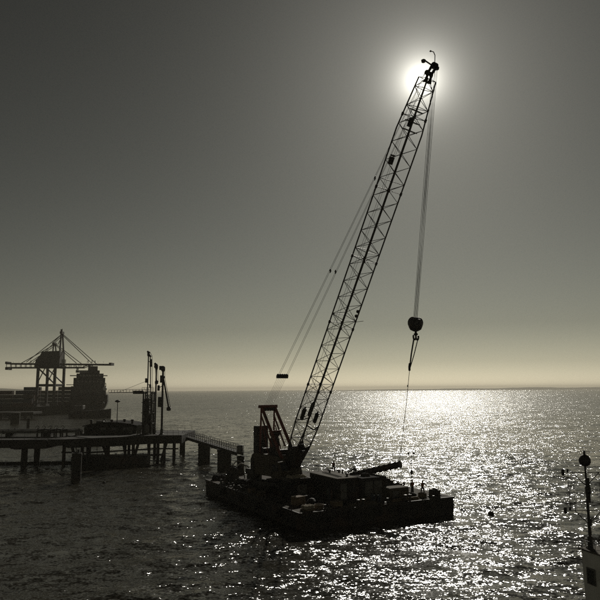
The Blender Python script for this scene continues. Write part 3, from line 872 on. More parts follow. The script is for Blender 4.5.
heap(W(4.3, 3.9), 1.1, 12, 'tarpaulin_heap', 'dark tarpaulin heap next to the tall slatted crate', 'tarpaulin', M_rubber, 4)
heap(W(16.7, 3.0), .7, 9, 'tarpaulin_heap', 'small dark tarpaulin heap beside the generator box', 'tarpaulin', M_rubber, 5)
def chain_heap(p, label, seed):
    rnd = random.Random(seed); m = MB()
    for i in range(60):
        c = p + BU * rnd.gauss(0, .32) + BV * rnd.gauss(0, .32) + ZV * (.05 + abs(rnd.gauss(0, .13)))
        m.torus(c, (rnd.uniform(-1, 1), rnd.uniform(-1, 1), rnd.uniform(-1, 1)), .11, .03, 8, 4)
    return one(m, 'chain_heap', M_dark, label, 'chain')
chain_heap(W(.9, 6.8), 'heap of heavy anchor chain on the long side of the barge', 1)
chain_heap(W(7.3, 1.7), 'heap of chain in front of the largest cabin', 2)
chain_heap(W(13.9, .9), 'heap of chain in front of the generator box', 3)
def anchor(p, rz, label):
    t = thing('stock_anchor', label, 'anchor', p); R = Matrix.Rotation(rz, 3, 'Z')
    f = lambda x, y, z: p + R @ Vector((x, y, z))
    MB().bar(f(-1.1, 0, .25), f(.9, 0, .35), .16, .2).build('shank', M_dark, t)
    for k in (-1, 1):
        MB().path([f(.9, 0, .3), f(.8, .5 * k, .3), f(.35, .85 * k, .35)], .11, 6).build('arm', M_dark, t)
        MB().prism(f(.5, .7 * k, .1), R @ Vector((-1, .25 * k, 0)), ZV, R @ Vector((0, .06, 0)), [(-.2, 0), (.35, .25), (-.2, .55)]).build('fluke', M_dark, t)
    MB().torus(f(-1.2, 0, .3), R @ Vector((0, 1, 0)), .17, .04, 12, 5).build('ring', M_dark, t)
anchor(W(1.3, 18.0), 1.1, 'black stock anchor lying on the long side of the barge')
anchor(W(5.6, 2.2), .2, 'black stock anchor lying before the largest cabin')
def tube_bundle(p, d, n, L, label):
    t = thing('tube_bundle', label, 'tubes', p); d = d.normalized(); x = Vector((-d.y, d.x, 0))
    q = 0
    for k in range(3):
        for i in range(n - k):
            c = p + x * ((i - (n - k - 1) / 2) * .23) + ZV * (.2 + k * .2)
            MB().tube(c - d * (L / 2 + .1 * (q % 3)), c + d * (L / 2 - .12 * (q % 2)), .105, n=10).build('tube', M_dark, t, smooth=True); q += 1
    for s_ in (-1, 1):
        MB().obox(p + d * s_ * L * .33 + ZV * .045, d * .08, x * .8, ZV * .045).build('bearer', M_wood, t)
tube_bundle(W(4.8, 5.9), BU, 5, 3.0, 'bundle of dark steel tubes in front of the low store container')
tube_bundle(W(9.2, 13.0), BV, 6, 4.5, 'bundle of dark steel tubes between crane and largest cabin')
# gas bottle rack
t = thing('gas_bottle_rack', 'rack of upright gas bottles against the largest cabin', 'gas bottles', W(6.0, 4.4))
for i in range(4):
    MB().lathe(W(6.05, 3.6 + i * .3, 0.08), [(.115, 0), (.12, .1), (.12, 1.2), (.05, 1.4), (.05, 1.5)], 10).build('bottle', M_box[i % 5], t, smooth=True)
MB().bar(W(5.9, 3.3, .9), W(5.9, 4.8, .9), .04, .05).bar(W(5.9, 3.3, .05), W(5.9, 3.3, 1.0), .05, .05).bar(W(5.9, 4.8, .05), W(5.9, 4.8, 1.0), .05, .05).build('rack_frame', M_dark, t)
# propped steel ramp
r0, r1, r2 = P(333, 478, 91), P(355.5, 467.2, 91), P(361, 476, 91)
t = thing('steel_ramp', 'dark wedge-shaped steel ramp propped up behind the largest cabin', 'ramp', Vector((r1.x, 91.8, DZ)))
zt = DZ + .06
MB().add([Vector((r0.x, y, zt)) for y in (91, 92.8)] + [Vector((r1.x, y, r1.z)) for y in (91, 92.8)] + [Vector((r2.x, y, zt)) for y in (91, 92.8)] + [Vector((r1.x - .2, y, r1.z - .35)) for y in (91, 92.8)], [(0, 1, 3, 2), (2, 3, 5, 4), (4, 5, 7, 6), (6, 7, 1, 0), (0, 2, 6), (2, 4, 6), (1, 3, 7), (3, 5, 7)]).build('ramp_body', M_dark, t)
for y in (91.1, 92.7):
    rod('prop', Vector((r1.x - .3, y, zt)), Vector((r1.x - .1, y, r1.z - .15)), .06, M_dark, t)
for i in range(7):
    q = lerp(Vector((r0.x, 91, zt)), r1, .15 + i * .12)
    MB().box(Vector((q.x, 91.9, q.z + .03)), (.06, 1.7, .05)).build('tread_bar', M_dark, t)
# rooftop and lid clutter
t = thing('roof_ladder', 'aluminium ladder lying flat on the largest cabin roof', 'ladder', W(7.6, 6.5, 2.74))
for s_ in (-.2, .2):
    rod('stile', W(7.5 + s_, 4.0, 2.78), W(7.9 + s_, 8.6, 2.78), .035, M_grey, t)
for i in range(13):
    a_ = i / 12
    rod('rung', W(7.3 + .4 * a_, 4.1 + 4.4 * a_, 2.78), W(7.7 + .4 * a_, 4.1 + 4.4 * a_, 2.78), .02, M_grey, t)
for u_, v_, lb in ((8.7, 4.4, 'mushroom vent near the door end of the largest cabin roof'), (8.6, 8.3, 'mushroom vent at the back of the largest cabin roof')):
    one(MB().lathe(W(u_, v_, 2.7), [(.12, 0), (.12, .22), (.24, .24), (.2, .36), (.05, .42)], 12), 'roof_vent', M_dark, lb, 'vent', smooth=True)
heap(W(11.6, 4.9, 2.46), .7, 8, 'tarpaulin_heap', 'dark tarpaulin bundle lashed on the tool container roof', 'tarpaulin', M_matt, 6)
# curved hoses at the inboard end
t = thing('hose_bundle', 'pale looped hoses arching over the largest deck winch', 'hose', W(4.3, 27.6))
for i in range(3):
    c = W(4.1 + i * 0.35, 27.4 - i * 0.5); hgt = 2.6 - 0.3 * i
    pts = [c + BU * (1.1 * math.cos(math.pi * k / 12)) + BV * 0.15 * math.sin(k) + ZV * hgt * math.sin(math.pi * k / 12) for k in range(13)]
    MB().path(pts, 0.075, 8).build('hose', M_white if i == 1 else M_roof, t, smooth=True)
# lamp pole
LPB = W(19.1, 5.4)
t = thing('lamp_pole', 'slim deck lamp pole with two lamp heads on a forked top', 'lamp pole', LPB)
MB().tube(LPB, LPB + ZV * 4.6, 0.06, 0.04, 8).lathe(LPB, [(0.22, 0), (0.22, 0.05), (0.1, 0.12), (0.07, 0.5)], 10).build('pole', M_dark, t, smooth=True)
XR = Vector((1, 0, 0))
for s in (-1, 1):
    a = MB().path([LPB + ZV * 4.3, LPB + ZV * 4.4 + XR * 0.25 * s, LPB + ZV * 4.75 + XR * 0.34 * s], 0.03).build('arm', M_dark, t)
    MB().lathe(LPB + ZV * 4.72 + XR * 0.34 * s, [(0.03, 0.18), (0.13, 0.1), (0.15, 0.0), (0.1, -0.05)], 10).build('lamp_head', M_dark, a, smooth=True)
MB().box(LPB + ZV * 2.4, (0.3, 0.2, 0.5)).build('switch_box', M_dark, t)

# ================================================================ people
def person(p, rz, label, suit, arms, stance=0.12, lean=0.0):
    """one continuous skinned body; local +Y is forwards"""
    V = Vector
    J = {'pel': V((0, 0, .95)), 'waist': V((0, .01 + lean * .1, 1.1)), 'chest': V((0, .02 + lean * .25, 1.32)), 'neck': V((0, .03 + lean * .4, 1.5)), 'head': V((0, .05 + lean * .45, 1.6)), 'crown': V((0, .05 + lean * .48, 1.73))}
    Rr = {'pel': .15, 'waist': .14, 'chest': .165, 'neck': .06, 'head': .09, 'crown': .075}
    E = [('pel', 'waist'), ('waist', 'chest'), ('chest', 'neck'), ('neck', 'head'), ('head', 'crown')]
    for s, nm in ((-1, 'l'), (1, 'r')):
        J['hip' + nm] = V((s * .1, 0, .9)); J['kn' + nm] = V((s * (.1 + stance * .5), .04, .5)); J['an' + nm] = V((s * (.1 + stance), -.02, .09)); J['toe' + nm] = V((s * (.12 + stance), .16, .045))
        Rr.update({'hip' + nm: .1, 'kn' + nm: .07, 'an' + nm: .052, 'toe' + nm: .045})
        E += [('pel', 'hip' + nm), ('hip' + nm, 'kn' + nm), ('kn' + nm, 'an' + nm), ('an' + nm, 'toe' + nm)]
        J['sh' + nm] = V((s * .2, .02 + lean * .3, 1.42)); el, wr = arms[0 if s < 0 else 1]
        J['el' + nm] = J['sh' + nm] + V((s * el[0], el[1], el[2])); J['wr' + nm] = J['el' + nm] + V((s * wr[0], wr[1], wr[2]))
        d = (J['wr' + nm] - J['el' + nm]).normalized()
        J['ha' + nm] = J['wr' + nm] + d * .09
        Rr.update({'sh' + nm: .075, 'el' + nm: .05, 'wr' + nm: .034, 'ha' + nm: .038})
        E += [('chest', 'sh' + nm), ('sh' + nm, 'el' + nm), ('el' + nm, 'wr' + nm), ('wr' + nm, 'ha' + nm)]
    names = list(J)
    me = bpy.data.meshes.new('person_body')
    me.from_pydata([J[k] for k in names], [(names.index(a), names.index(b)) for a, b in E], [])
    o = bpy.data.objects.new('person_tmp', me); COL.objects.link(o)
    o.modifiers.new('skin', 'SKIN')
    for i, k in enumerate(names):
        sv = me.skin_vertices[0].data[i]; sv.radius = (Rr[k], Rr[k] * (0.8 if k in ('chest', 'waist', 'pel') else 1)); sv.use_root = (k == 'pel')
    sb = o.modifiers.new('sub', 'SUBSURF'); sb.levels = sb.render_levels = 2
    dg = bpy.context.evaluated_depsgraph_get()
    em = bpy.data.meshes.new_from_object(o.evaluated_get(dg))
    bpy.data.objects.remove(o)
    mb = MB(); mb.add([v.co.copy() for v in em.vertices], [list(f.vertices) for f in em.polygons])
    # fingers, nose, ears
    for s, nm in ((-1, 'l'), (1, 'r')):
        h = J['ha' + nm]; d = (J['wr' + nm] - J['el' + nm]).normalized(); x, y = perp(d)
        for i in range(4):
            b = h + x * (-.027 + .018 * i)
            mb.path([b, b + d * .05 + y * .008, b + d * (.085 - .01 * abs(i - 1.4)) + y * .03], .009, 5)
        mb.path([h - x * .03 - d * .05, h - x * .055 + d * .0, h - x * .055 + d * .035], .010, 5)
        mb.tube(J['head'] + V((s * .088, 0, .02)), J['head'] + V((s * .1, -.01, .07)), .018, .014, 6)
    mb.tube(J['head'] + V((0, .085, .045)), J['head'] + V((0, .115, .02)), .012, .018, 6)
    root = thing('person', label, 'person', (0, 0, 0))
    b = mb.build('body', suit, root, smooth=True)
    me = b.data; me.materials.append(M_skin)
    for f in me.polygons:
        c = f.center
        if c.z > 1.53 or any((c - J['ha' + n]).length < .13 for n in 'lr'):
            f.material_index = 1
    c = J['crown']
    MB().lathe(c - ZV * .05, [(.135, 0), (.135, .015), (.115, .02), (.108, .07), (.075, .115), (.02, .13)], 14).build('helmet', M_white, root, smooth=True)
    vb = MB().lathe(V((0, .015 + lean * .2, 1.05)), [(.17, 0), (.185, .2), (.175, .34), (.1, .42)], 14)
    vb.build('work_vest', M_hiviz, root, smooth=True)
    root.location = p; root.rotation_euler = (0, 0, rz)
    return root
down = ((.05, .02, -.28), (.02, .06, -.24)); out = ((.24, .03, -.14), (.2, .1, -.12)); bent = ((.08, .02, -.27), (-.06, .22, .02)); up = ((.1, .12, -.2), (.02, .2, .16))
person(W(20.2, 26.8), 2.4, 'person in dark workwear standing alone by the chain railing', M_cloth, (bent, down))
person(W(17.6, 3.4), 0.4, 'person standing upright between lamp pole and generator box', M_cloth, (down, bent), 0.05)
person(W(18.3, 2.3), -0.5, 'person with both arms held out wide near small winch', M_cloth, (out, out), 0.16, 0.3)

# ================================================================ jetty with loading arms
JZ = 5.5
def piles(parent, pts, ztop, r, name='pile'):
    for (x, y) in pts:
        MB().tube((x, y, -2), (x, y, ztop), r, r, 12).lathe((x, y, 1.0), [(r * 1.02, 0), (r * 1.06, .1), (r * 1.06, .5), (r * 1.02, .6)], 12).build(name, M_pile, parent, smooth=True)
# head platform
pl = thing('jetty_platform', 'dark jetty platform on piles carrying the loading arms', 'jetty', (-37.5, 146, 0))
plan = [(-50.5, 128.0), (-46.5, 128.0), (-31, 137.2), (-25.6, 137.2), (-25.6, 154.5), (-50.5, 154.5)]
MB().prism((0, 0, JZ - 1.25), Vector((1, 0, 0)), Vector((0, 1, 0)), ZV * 1.25, plan).build('deck_slab', M_conc, pl, bevel=0.08)
for (a, b) in (((-46.5, 128.1), (-31, 137.2)), ((-31, 137.3), (-25.5, 137.3)), ((-25.7, 137.3), (-25.7, 154.3))):
    MB().bar((a[0], a[1], JZ - .85), (b[0], b[1], JZ - .85), .45, 1.75, up=(0, 0, 1)).build('edge_beam', M_conc, pl, bevel=0.05)
piles(pl, [(-48.4, 131.5), (-44.6, 131.2), (-43.5, 131.4), (-40.2, 134.3), (-35.6, 136.6), (-30.9, 139), (-27.4, 139), (-47, 143), (-38.5, 144), (-33.2, 146), (-26.9, 147.5), (-46, 152.5), (-36, 152.5), (-28.5, 153)], JZ - 1.1, 0.34)
for (a, b) in (((-47.2, 132), (-45.0, 131)), ((-41.4, 133.6), (-39.4, 135.2)), ((-34.4, 136.5), (-36.4, 138.2)), ((-29.0, 139.5), (-30.8, 140.2))):
    MB().tube((a[0], a[1], JZ - 1.1), (b[0], b[1], -1.5), .3, n=10).build('raking_pile', M_pile, pl, smooth=True)
MB().path([(-49, 131.8, 2.6), (-43.4, 132, 2.5), (-31.2, 139.2, 2.55), (-26.5, 139.2, 2.5)], .16, 8).build('brace_pipe', M_dark, pl)
MB().path([(-49, 133.5, 3.6), (-38, 137.5, 3.5), (-37.6, 137.7, 1.2), (-30, 141, 1.1), (-29.9, 141.2, 3.8)], .2, 8).build('hanging_pipe', M_dark, pl)
MB().path([(-46, 131.5, 3.9), (-45.6, 131.5, .4)], .09, 6).path([(-42, 132.4, 3.9), (-41.7, 132.4, -.4)], .07, 6).path([(-33, 138, 3.9), (-32.6, 138, .2)], .09, 6).build('hanging_chain', M_rope, pl)
for x, y in ((-43, 129.8), (-36.5, 133.7), (-29, 136.8)):
    MB().tube((x, y, -1), (x, y, JZ - 0.2), 0.28, n=10).build('fender_post', M_rubber, pl, smooth=True)
for x0, x1, y in ((-31, -26.2, 137.5), (-49.8, -26.2, 154.2)):
    n = 4 if x0 > -40 else 14
    for i in range(n + 1):
        x = x0 + (x1 - x0) * i / n
        rod('railing_post', (x, y, JZ), (x, y, JZ + 1.1), 0.03, M_dark, pl)
    for z in (0.55, 1.1):
        rod('railing_bar', (x0, y, JZ + z), (x1, y, JZ + z), 0.025, M_dark, pl)
# control building with a curved roof
bx0, bx1, by0, by1 = -48.2, -36.6, 142.5, 151.5
t = thing('control_building', 'low control building with curved roof on the jetty platform', 'building', ((bx0 + bx1) / 2, (by0 + by1) / 2, JZ))
wl = MB().box(((bx0 + bx1) / 2, (by0 + by1) / 2, JZ + 0.8), (bx1 - bx0, by1 - by0, 1.6)).build('wall', M_conc, t)
n = 10
prof = [((bx1 - bx0 + 0.8) * (i / n - 0.5), 0.8 * (1 - (2 * i / n - 1) ** 2)) for i in range(n + 1)] + [((bx1 - bx0 + 0.8) * 0.5, -0.12), (-(bx1 - bx0 + 0.8) * 0.5, -0.12)]
MB().prism(((bx0 + bx1) / 2, by0 - 0.4, JZ + 1.82), Vector((1, 0, 0)), ZV, Vector((0, by1 - by0 + 0.8, 0)), prof).build('roof', M_matt, t, smooth=True)
for i in range(5):
    x = bx0 + 1.2 + i * 2.3
    MB().lathe((x, by0 + 1 + (i % 2) * 2, JZ + 1.9), [(.25, 0), (.25, .9), (.42, .95), (.3, 1.2), (.05, 1.25)], 10).build('roof_vent', M_dark, t, smooth=True)
MB().box((bx0 + 3.4, by0 + .6, JZ + 2.3), (1.6, 1.0, 1.1)).build('air_unit', M_dark, t, bevel=.05)
for i in range(4):
    x = bx0 + 1.6 + i * 2.6
    w = MB().box((x, by0 - 0.02, JZ + 1.0), (1.3, 0.06, 0.8)).build('window', M_glass, t)
    MB().box((x, by0 - 0.05, JZ + 0.57), (1.5, 0.1, 0.08)).build('sill', M_conc, w)
MB().box((bx1 - 1.2, by0 - 0.03, JZ + 0.85), (0.9, 0.07, 1.6)).build('door', M_grey, t)
# floating pontoon and boom moored in front
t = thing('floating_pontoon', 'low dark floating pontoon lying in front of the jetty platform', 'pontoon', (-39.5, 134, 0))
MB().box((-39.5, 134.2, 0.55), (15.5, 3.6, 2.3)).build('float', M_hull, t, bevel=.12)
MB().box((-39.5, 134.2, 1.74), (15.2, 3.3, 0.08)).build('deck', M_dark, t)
for i in range(6):
    MB().lathe((-46.5 + i * 2.8, 132.6, 1.78), [(.12, 0), (.1, .3), (.16, .38), (.14, .45)], 8).build('cleat', M_dark, t)
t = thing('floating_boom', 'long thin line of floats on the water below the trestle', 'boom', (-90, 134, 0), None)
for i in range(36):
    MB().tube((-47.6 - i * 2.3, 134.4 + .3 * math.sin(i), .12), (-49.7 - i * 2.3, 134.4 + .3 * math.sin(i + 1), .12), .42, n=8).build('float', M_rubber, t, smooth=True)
# manifold tanks and pipes on platform
for i, x in enumerate((-35.0, -33.6)):
    t = thing('surge_vessel', 'upright dark pressure vessel standing beside the loading arms', 'tank', (x, 138.5 + i, JZ), 'vessels by the loading arms')
    MB().lathe((x, 138.5 + i, JZ + 0.3), [(0.1, -0.05), (0.45, 0.1), (0.5, 0.3), (0.5, 1.5), (0.4, 1.75), (0.1, 1.85)], 14).build('shell', M_grey, t, smooth=True)
    for s in (-1, 1):
        MB().box((x + 0.35 * s, 138.5 + i, JZ + 0.25), (0.1, 0.5, 0.5)).build('leg', M_dark, t)
# lamp post on the platform
lp = P(119.5, 401.5, 140); lb_ = Vector((lp.x, 138.6, JZ))
t = thing('jetty_lamp', 'lamp post with round lamp cluster on the jetty platform', 'lamp post', lb_)
lt = Vector((lp.x, 138.6, lp.z))
MB().tube(lb_, lt, 0.11, 0.07, 8).box(lb_ + ZV * 0.15, (0.5, 0.5, 0.3)).build('post', M_dark, t)
MB().lathe(lt - ZV * 0.1, [(0.1, -0.1), (0.55, 0.05), (0.6, 0.25), (0.3, 0.42), (0.05, 0.5)], 14).build('lamp_head', M_dark, t, smooth=True)

# loading arms
AY = 140.0
def apt(px, py, Y=AY):
    return P(px, py, Y)
def loading_arm(label, Y, riser, top, out, lumps, r):
    base = Vector((apt(riser, 432, Y).x, Y, JZ))
    t = thing('loading_arm', label, 'loading arm', base, None)
    rt = Vector((base.x, Y, apt(riser, top, Y).z))
    MB().tube(base, rt, r * 1.15, r, 10).lathe(base, [(r * 2.6, 0), (r * 2.6, 0.15), (r * 1.6, 0.25), (r * 1.4, 1.2)], 12).build('riser', M_dark, t, smooth=True)
    MB().lathe(rt - ZV * 0.5, [(r * 1.2, -.3), (r * 2.2, 0), (r * 2.2, .6), (r * 1.3, .9)], 12).build('swivel', M_dark, t, smooth=True)
    pts = [apt(x, y, Y) for x, y in out]
    MB().path([rt] + pts, r * 0.85, 10).build('outboard_arm', M_dark, t, smooth=True)
    e = pts[-1]
    MB().lathe(e - ZV * 0.5, [(r * 1.1, 0), (r * 2.2, 0.1), (r * 2.4, 0.6), (r * 1.2, 0.9)], 10).build('coupler', M_dark, t, smooth=True)
    for x, y, w, h in lumps:
        c = apt(x, y, Y); MB().box(c, (w, w * .8, h)).build('counterweight', M_dark, t, bevel=0.05)
        rod('counterweight_link', c, Vector((base.x, Y, c.z + .5)), .07, M_dark, t)
    for i in range(len(out)):
        c = pts[i]
        MB().tube(c - Vector((0, .3, 0)), c + Vector((0, .3, 0)), r * 1.8, n=14).build('pulley', M_dark, t, smooth=True)
    # thin pantograph cable alongside
    MB().path([rt + Vector((0.35, 0, 0)), pts[0] + Vector((0.35, 0, 0))] + [q + Vector((0.4, 0, 0)) for q in pts[1:]], 0.05, 5).build('pantograph_cable', M_rope, t)
    return t
loading_arm('tallest slim loading arm folded upright with a doubled-over top', 140, 146.4, 353, [(148.2, 351.8), (150.3, 356), (150.8, 421)], [(146.2, 380.5, .45, 1.0), (151.0, 363, .5, 1.7), (150.2, 386, .4, .8)], 0.13)
loading_arm('middle loading arm, a thin upright pipe with a short elbow', 141, 154.8, 366, [(155.6, 364), (156.6, 382)], [(155.4, 366.5, .5, .6), (156.3, 382, .4, .8)], 0.16)
loading_arm('thickest loading arm with its outer arm hanging diagonally', 139, 161.6, 368, [(163.2, 377), (168.8, 408.5)], [(161.3, 368, .8, .9), (158.6, 388, .5, 1.2), (160.2, 402, .9, 2.2), (161.8, 379, .7, 1.6)], 0.21)
# service tower around the arms
tb0 = apt(143.6, 432, 142); tb1 = apt(152.2, 432, 142)
t = thing('service_tower', 'square lattice service tower at the foot of the loading arms', 'tower', Vector(((tb0.x + tb1.x) / 2, 142, JZ)))
tz = apt(148, 392, 142).z
for x in (tb0.x, tb1.x):
    for y in (141.0, 143.0):
        MB().bar((x, y, JZ), (x, y, tz), 0.3, 0.3).build('corner_post', M_dark, t)
nl = 4
for i in range(nl + 1):
    z = JZ + 0.1 + (tz - JZ - 0.1) * i / nl
    if i:
        MB().box(((tb0.x + tb1.x) / 2, 142, z), (tb1.x - tb0.x + 0.7, 2.7, 0.14)).build('platform', M_dark, t)
    if i < nl:
        z2 = JZ + (tz - JZ) * (i + 1) / nl
        for y in (141.0, 143.0):
            rod('brace', (tb0.x, y, z), (tb1.x, y, z2), 0.07, M_dark, t)
            rod('brace', (tb1.x, y, z), (tb0.x, y, z2), 0.07, M_dark, t)
MB().box((tb0.x + 0.7, 142, JZ + 3.9), (1.1, 1.6, 7.6)).build('ladder_casing', M_dark, t)
MB().box((tb1.x - 0.5, 142.3, JZ + 2.2), (.8, 1.2, 4.2)).build('pipe_casing', M_dark, t)
for i in range(6):
    x = tb0.x - 0.3 + i * (tb1.x - tb0.x + 0.6) / 5
    rod('railing_post', (x, 140.7, tz), (x, 140.7, tz + 1.0), 0.035, M_dark, t)
rod('railing_bar', (tb0.x - 0.3, 140.7, tz + 1.0), (tb1.x + 0.3, 140.7, tz + 1.0), 0.03, M_dark, t)
# slewing gangway boom resting level
g0, g1_ = apt(147.5, 392.2, 142.5), apt(110, 392.6, 156)
t = thing('gangway_boom', 'long level gangway boom reaching out from the service tower', 'gangway', Vector((g0.x, g0.y, tz)))
gd = (g1_ - g0)
MB().bar(g0, g1_, 0.45, 0.16, up=(0, 0, 1)).build('floor', M_dark, t)
for s in (-1, 1):
    side = Vector((gd.y, -gd.x, 0)).normalized() * 0.4 * s
    rod('handrail', g0 + side + ZV * 0.6, g1_ + side + ZV * 0.6, 0.05, M_dark, t)
    for i in range(13):
        q = lerp(g0, g1_, i / 12) + side
        rod('railing_post', q, q + ZV * 0.6, 0.04, M_dark, t)
rod('stay', g0 + ZV * 2.6, lerp(g0, g1_, .75) + ZV * .1, .035, M_rope, t)
rod('stay_post', g0, g0 + ZV * 2.7, .08, M_dark, t)
MB().bar(lerp(g0, g1_, 0.14), lerp(g0, g1_, 0.32), 1.0, 0.75, up=(0, 0, 1)).build('drive_housing', M_dark, t, bevel=0.08)

# approach trestle with pipes
TX0, TX1, TY = -130.0, -50.6, 128.4
tr = thing('jetty_trestle', 'long approach trestle on piles leading to the jetty platform', 'trestle', (-90, TY + 5, 0))
MB().box(((TX0 + TX1) / 2, TY + 6, JZ - 0.45), (TX1 - TX0, 12, 0.7)).build('deck_slab', M_conc, tr, bevel=0.05)
for y in (TY, TY + 12):
    MB().box(((TX0 + TX1) / 2, y, JZ - 0.85), (TX1 - TX0, 0.7, 1.6)).build('edge_girder', M_conc, tr, bevel=0.06)
MB().box((-54.2, TY + 6.5, JZ - 1.1), (7, 14.5, 1.4)).build('junction_slab', M_conc, tr, bevel=0.05)
for x in (-56.5, -69, -81.5, -94, -106.5, -119):
    piles(tr, [(x, TY + 3.2), (x, TY + 9.5)], JZ - 1.6, 0.62)
    MB().box((x, TY + 6, JZ - 1.5), (1.4, 12.5, 0.9)).build('crosshead', M_conc, tr)
n = 34
for i in range(n + 1):
    x = TX0 + (TX1 - TX0) * i / n
    rod('railing_post', (x, TY, JZ - 0.05), (x, TY, JZ + 1.1), 0.035, M_dark, tr)
for z in (0.55, 1.1):
    rod('railing_bar', (TX0, TY, JZ + z), (TX1, TY, JZ + z), 0.03, M_dark, tr)
for i, (y, r) in enumerate(((TY + 7.2, .28), (TY + 8.1, .34), (TY + 9.1, .4), (TY + 10.2, .3))):
    p = thing('pipeline', ['narrowest roadside pipe', 'second pipe from the roadway', 'thickest pipe', 'outermost seaward pipe'][i] + ' running along the approach trestle', 'pipe', (-85, y, JZ))
    z = JZ + 0.75 + r
    MB().path([(TX0, y, z), (-51, y, z), (-48.0, y + 1.5, z), (-48.0, y + 1.5, JZ + .2)], r, 12).build('pipe', M_grey, p, smooth=True)
    for x in range(-128, -52, 13):
        MB().tube((x + i * .8, y, z), (x + i * .8 + .25, y, z), r * 1.35, n=12).build('flange', M_dark, p, smooth=True)
for x in range(-126, -52, 8):
    MB().box((x, TY + 8.7, JZ + 0.38), (0.35, 4.4, 0.75)).build('pipe_support', M_conc, tr)
# vehicles / valves parked on the trestle by the platform
t = thing('pipe_manifold', 'cluster of valves and bent pipes where trestle meets platform', 'manifold', (-52, TY + 9, JZ))
for i in range(5):
    x = -54.5 + i * 1.3
    MB().path([(x, TY + 4.2, JZ + .1), (x, TY + 4.2, JZ + 1.5 + .2 * (i % 2)), (x + .6, TY + 5.0, JZ + 1.6), (x + .6, TY + 5.0, JZ + .1)], .17, 8).build('bent_pipe', M_dark, t)
    MB().torus((x, TY + 4.2, JZ + 2.1), (0, 1, .3), .32, .05, 12, 5).tube((x, TY + 4.2, JZ + 1.5), (x, TY + 4.2, JZ + 2.1), .05).build('valve_wheel', M_dark, t)

# catwalk and dolphins
CA, CB = Vector((-26.2, 145.5, JZ - 0.75)), G(240, 452.5, JZ - 1.7)
cwk = thing('catwalk', 'narrow railed catwalk running from the jetty platform to the dolphins', 'catwalk', (CA + CB) / 2)
cd = (CB - CA).normalized(); cs = Vector((cd.y, -cd.x, 0)).normalized()
MB().bar(CA, CB, 1.3, 0.14, up=(0, 0, 1)).build('walkway', M_dark, cwk)
for s in (-1, 1):
    MB().bar(CA + cs * .62 * s - ZV * .28, CB + cs * .62 * s - ZV * .28, 0.16, 0.5, up=(0, 0, 1)).build('side_girder', M_dark, cwk)
    n = 26
    for i in range(n + 1):
        q = lerp(CA, CB, i / n) + cs * .66 * s
        rod('railing_post', q, q + ZV * 1.15, 0.045, M_dark, cwk)
        if i < n:
            q2 = lerp(CA, CB, (i + 1) / n) + cs * .66 * s
            rod('railing_brace', q + ZV * 1.1, q2 + ZV * 0.1, 0.03, M_dark, cwk)
    for z in (.6, 1.15):
        rod('railing_bar', CA + cs * .66 * s + ZV * z, CB + cs * .66 * s + ZV * z, 0.04, M_dark, cwk)
def dolphin(p, w, ztop, label, extra=True):
    t = thing('mooring_dolphin', label, 'dolphin', (p.x, p.y, 0))
    MB().lathe((p.x, p.y, -2), [(w / 2, 0), (w / 2, ztop + 1.5), (w / 2 * 1.06, ztop + 1.55), (w / 2 * 1.06, ztop + 1.9), (w / 2 * .98, ztop + 2)], 20).build('caisson', M_pile, t, smooth=True)
    MB().torus((p.x, p.y, 1.1), (0, 0, 1), w / 2, 0.06, 20, 6).build('weed_band', M_rubber, t, smooth=True)
    if extra:
        m = MB().lathe((p.x + w * .12, p.y, ztop), [(.22, 0), (.16, .1), (.16, .4), (.26, .5), (.24, .6)], 10)
        m.build('mooring_bollard', M_dark, t, smooth=True)
    for i in range(4):
        a = lerp(Vector((p.x - w * .52, p.y - .3, .2)), Vector((p.x - w * .52, p.y - .3, ztop)), i / 3)
        rod('ladder_rung', a, a + Vector((0, .6, 0)), .03, M_dark, t)
d1 = lerp(CA, CB, 0.40); d2 = lerp(CA, CB, 0.76)
dolphin(d1, 2.5, CA.z - .75, 'round mooring dolphin under the middle of the catwalk')
dolphin(d2, 2.7, CA.z - .95, 'round mooring dolphin under the catwalk behind the barge end', False)
dolphin(G(76, 480), 1.6, 4.5, 'lone slender mooring dolphin standing free before the trestle')
e = CB - ZV * 0.2
t = thing('catwalk_end_box', 'small dark cabinet at the end of the catwalk by the barge', 'cabinet', e)
MB().box(e + ZV * 0.75 , (1.0, 1.0, 1.5)).build('cabinet', M_dark, t, bevel=.05)
MB().box(e + ZV * 0.8 - Vector((0, .52, 0)), (.7, .05, 1.1)).build('door', M_grey, t)
dolphin(CB + cd * .3, 1.3, CB.z - .6, 'thin pile carrying the catwalk end beside the barge', False)

# ================================================================ container terminal far behind
# finger pier on piles
FZ = 3.9
fp = thing('finger_pier', 'low concrete finger pier on piles in front of the container quay', 'pier', (-180, 352, 0))
MB().box((-222, 352, FZ - .6), (154, 12, 1.2)).build('deck_slab', M_conc, fp, bevel=.1)
for i in range(17):
    x = -150 - i * 8.5
    for y in (347.5, 356.5):
        MB().tube((x, y, -2), (x, y, FZ - 1), .55, n=10).build('pile', M_pile, fp)
for px, py, w, h, lb in ((15, 424, 4.1, 5.2, 'squat dark fender dolphin standing off the finger pier'), (28, 428, 1.2, 4.0, 'thin lone marker pile standing off the finger pier')):
    dolphin(G(px, py), w, h, lb, False)
QZ, QX = 5.0, -163.0
q = thing('container_quay', 'long solid concrete quay under the ship-to-shore crane', 'quay', (-260, 442, 0))
MB().box((QX - 140, 442, QZ / 2 - 1.5), (280, 74, QZ + 3)).build('quay_wall', M_conc, q, bevel=.2)
MB().box((QX - 140, 404.6, QZ - .5), (280.4, .8, 1.4)).build('cope_beam', M_conc, q)
for i in range(14):
    MB().box((QX - 6 - i * 12, 404.4, 1.8), (1.0, .9, 3.4)).build('rubber_fender', M_rubber, q)
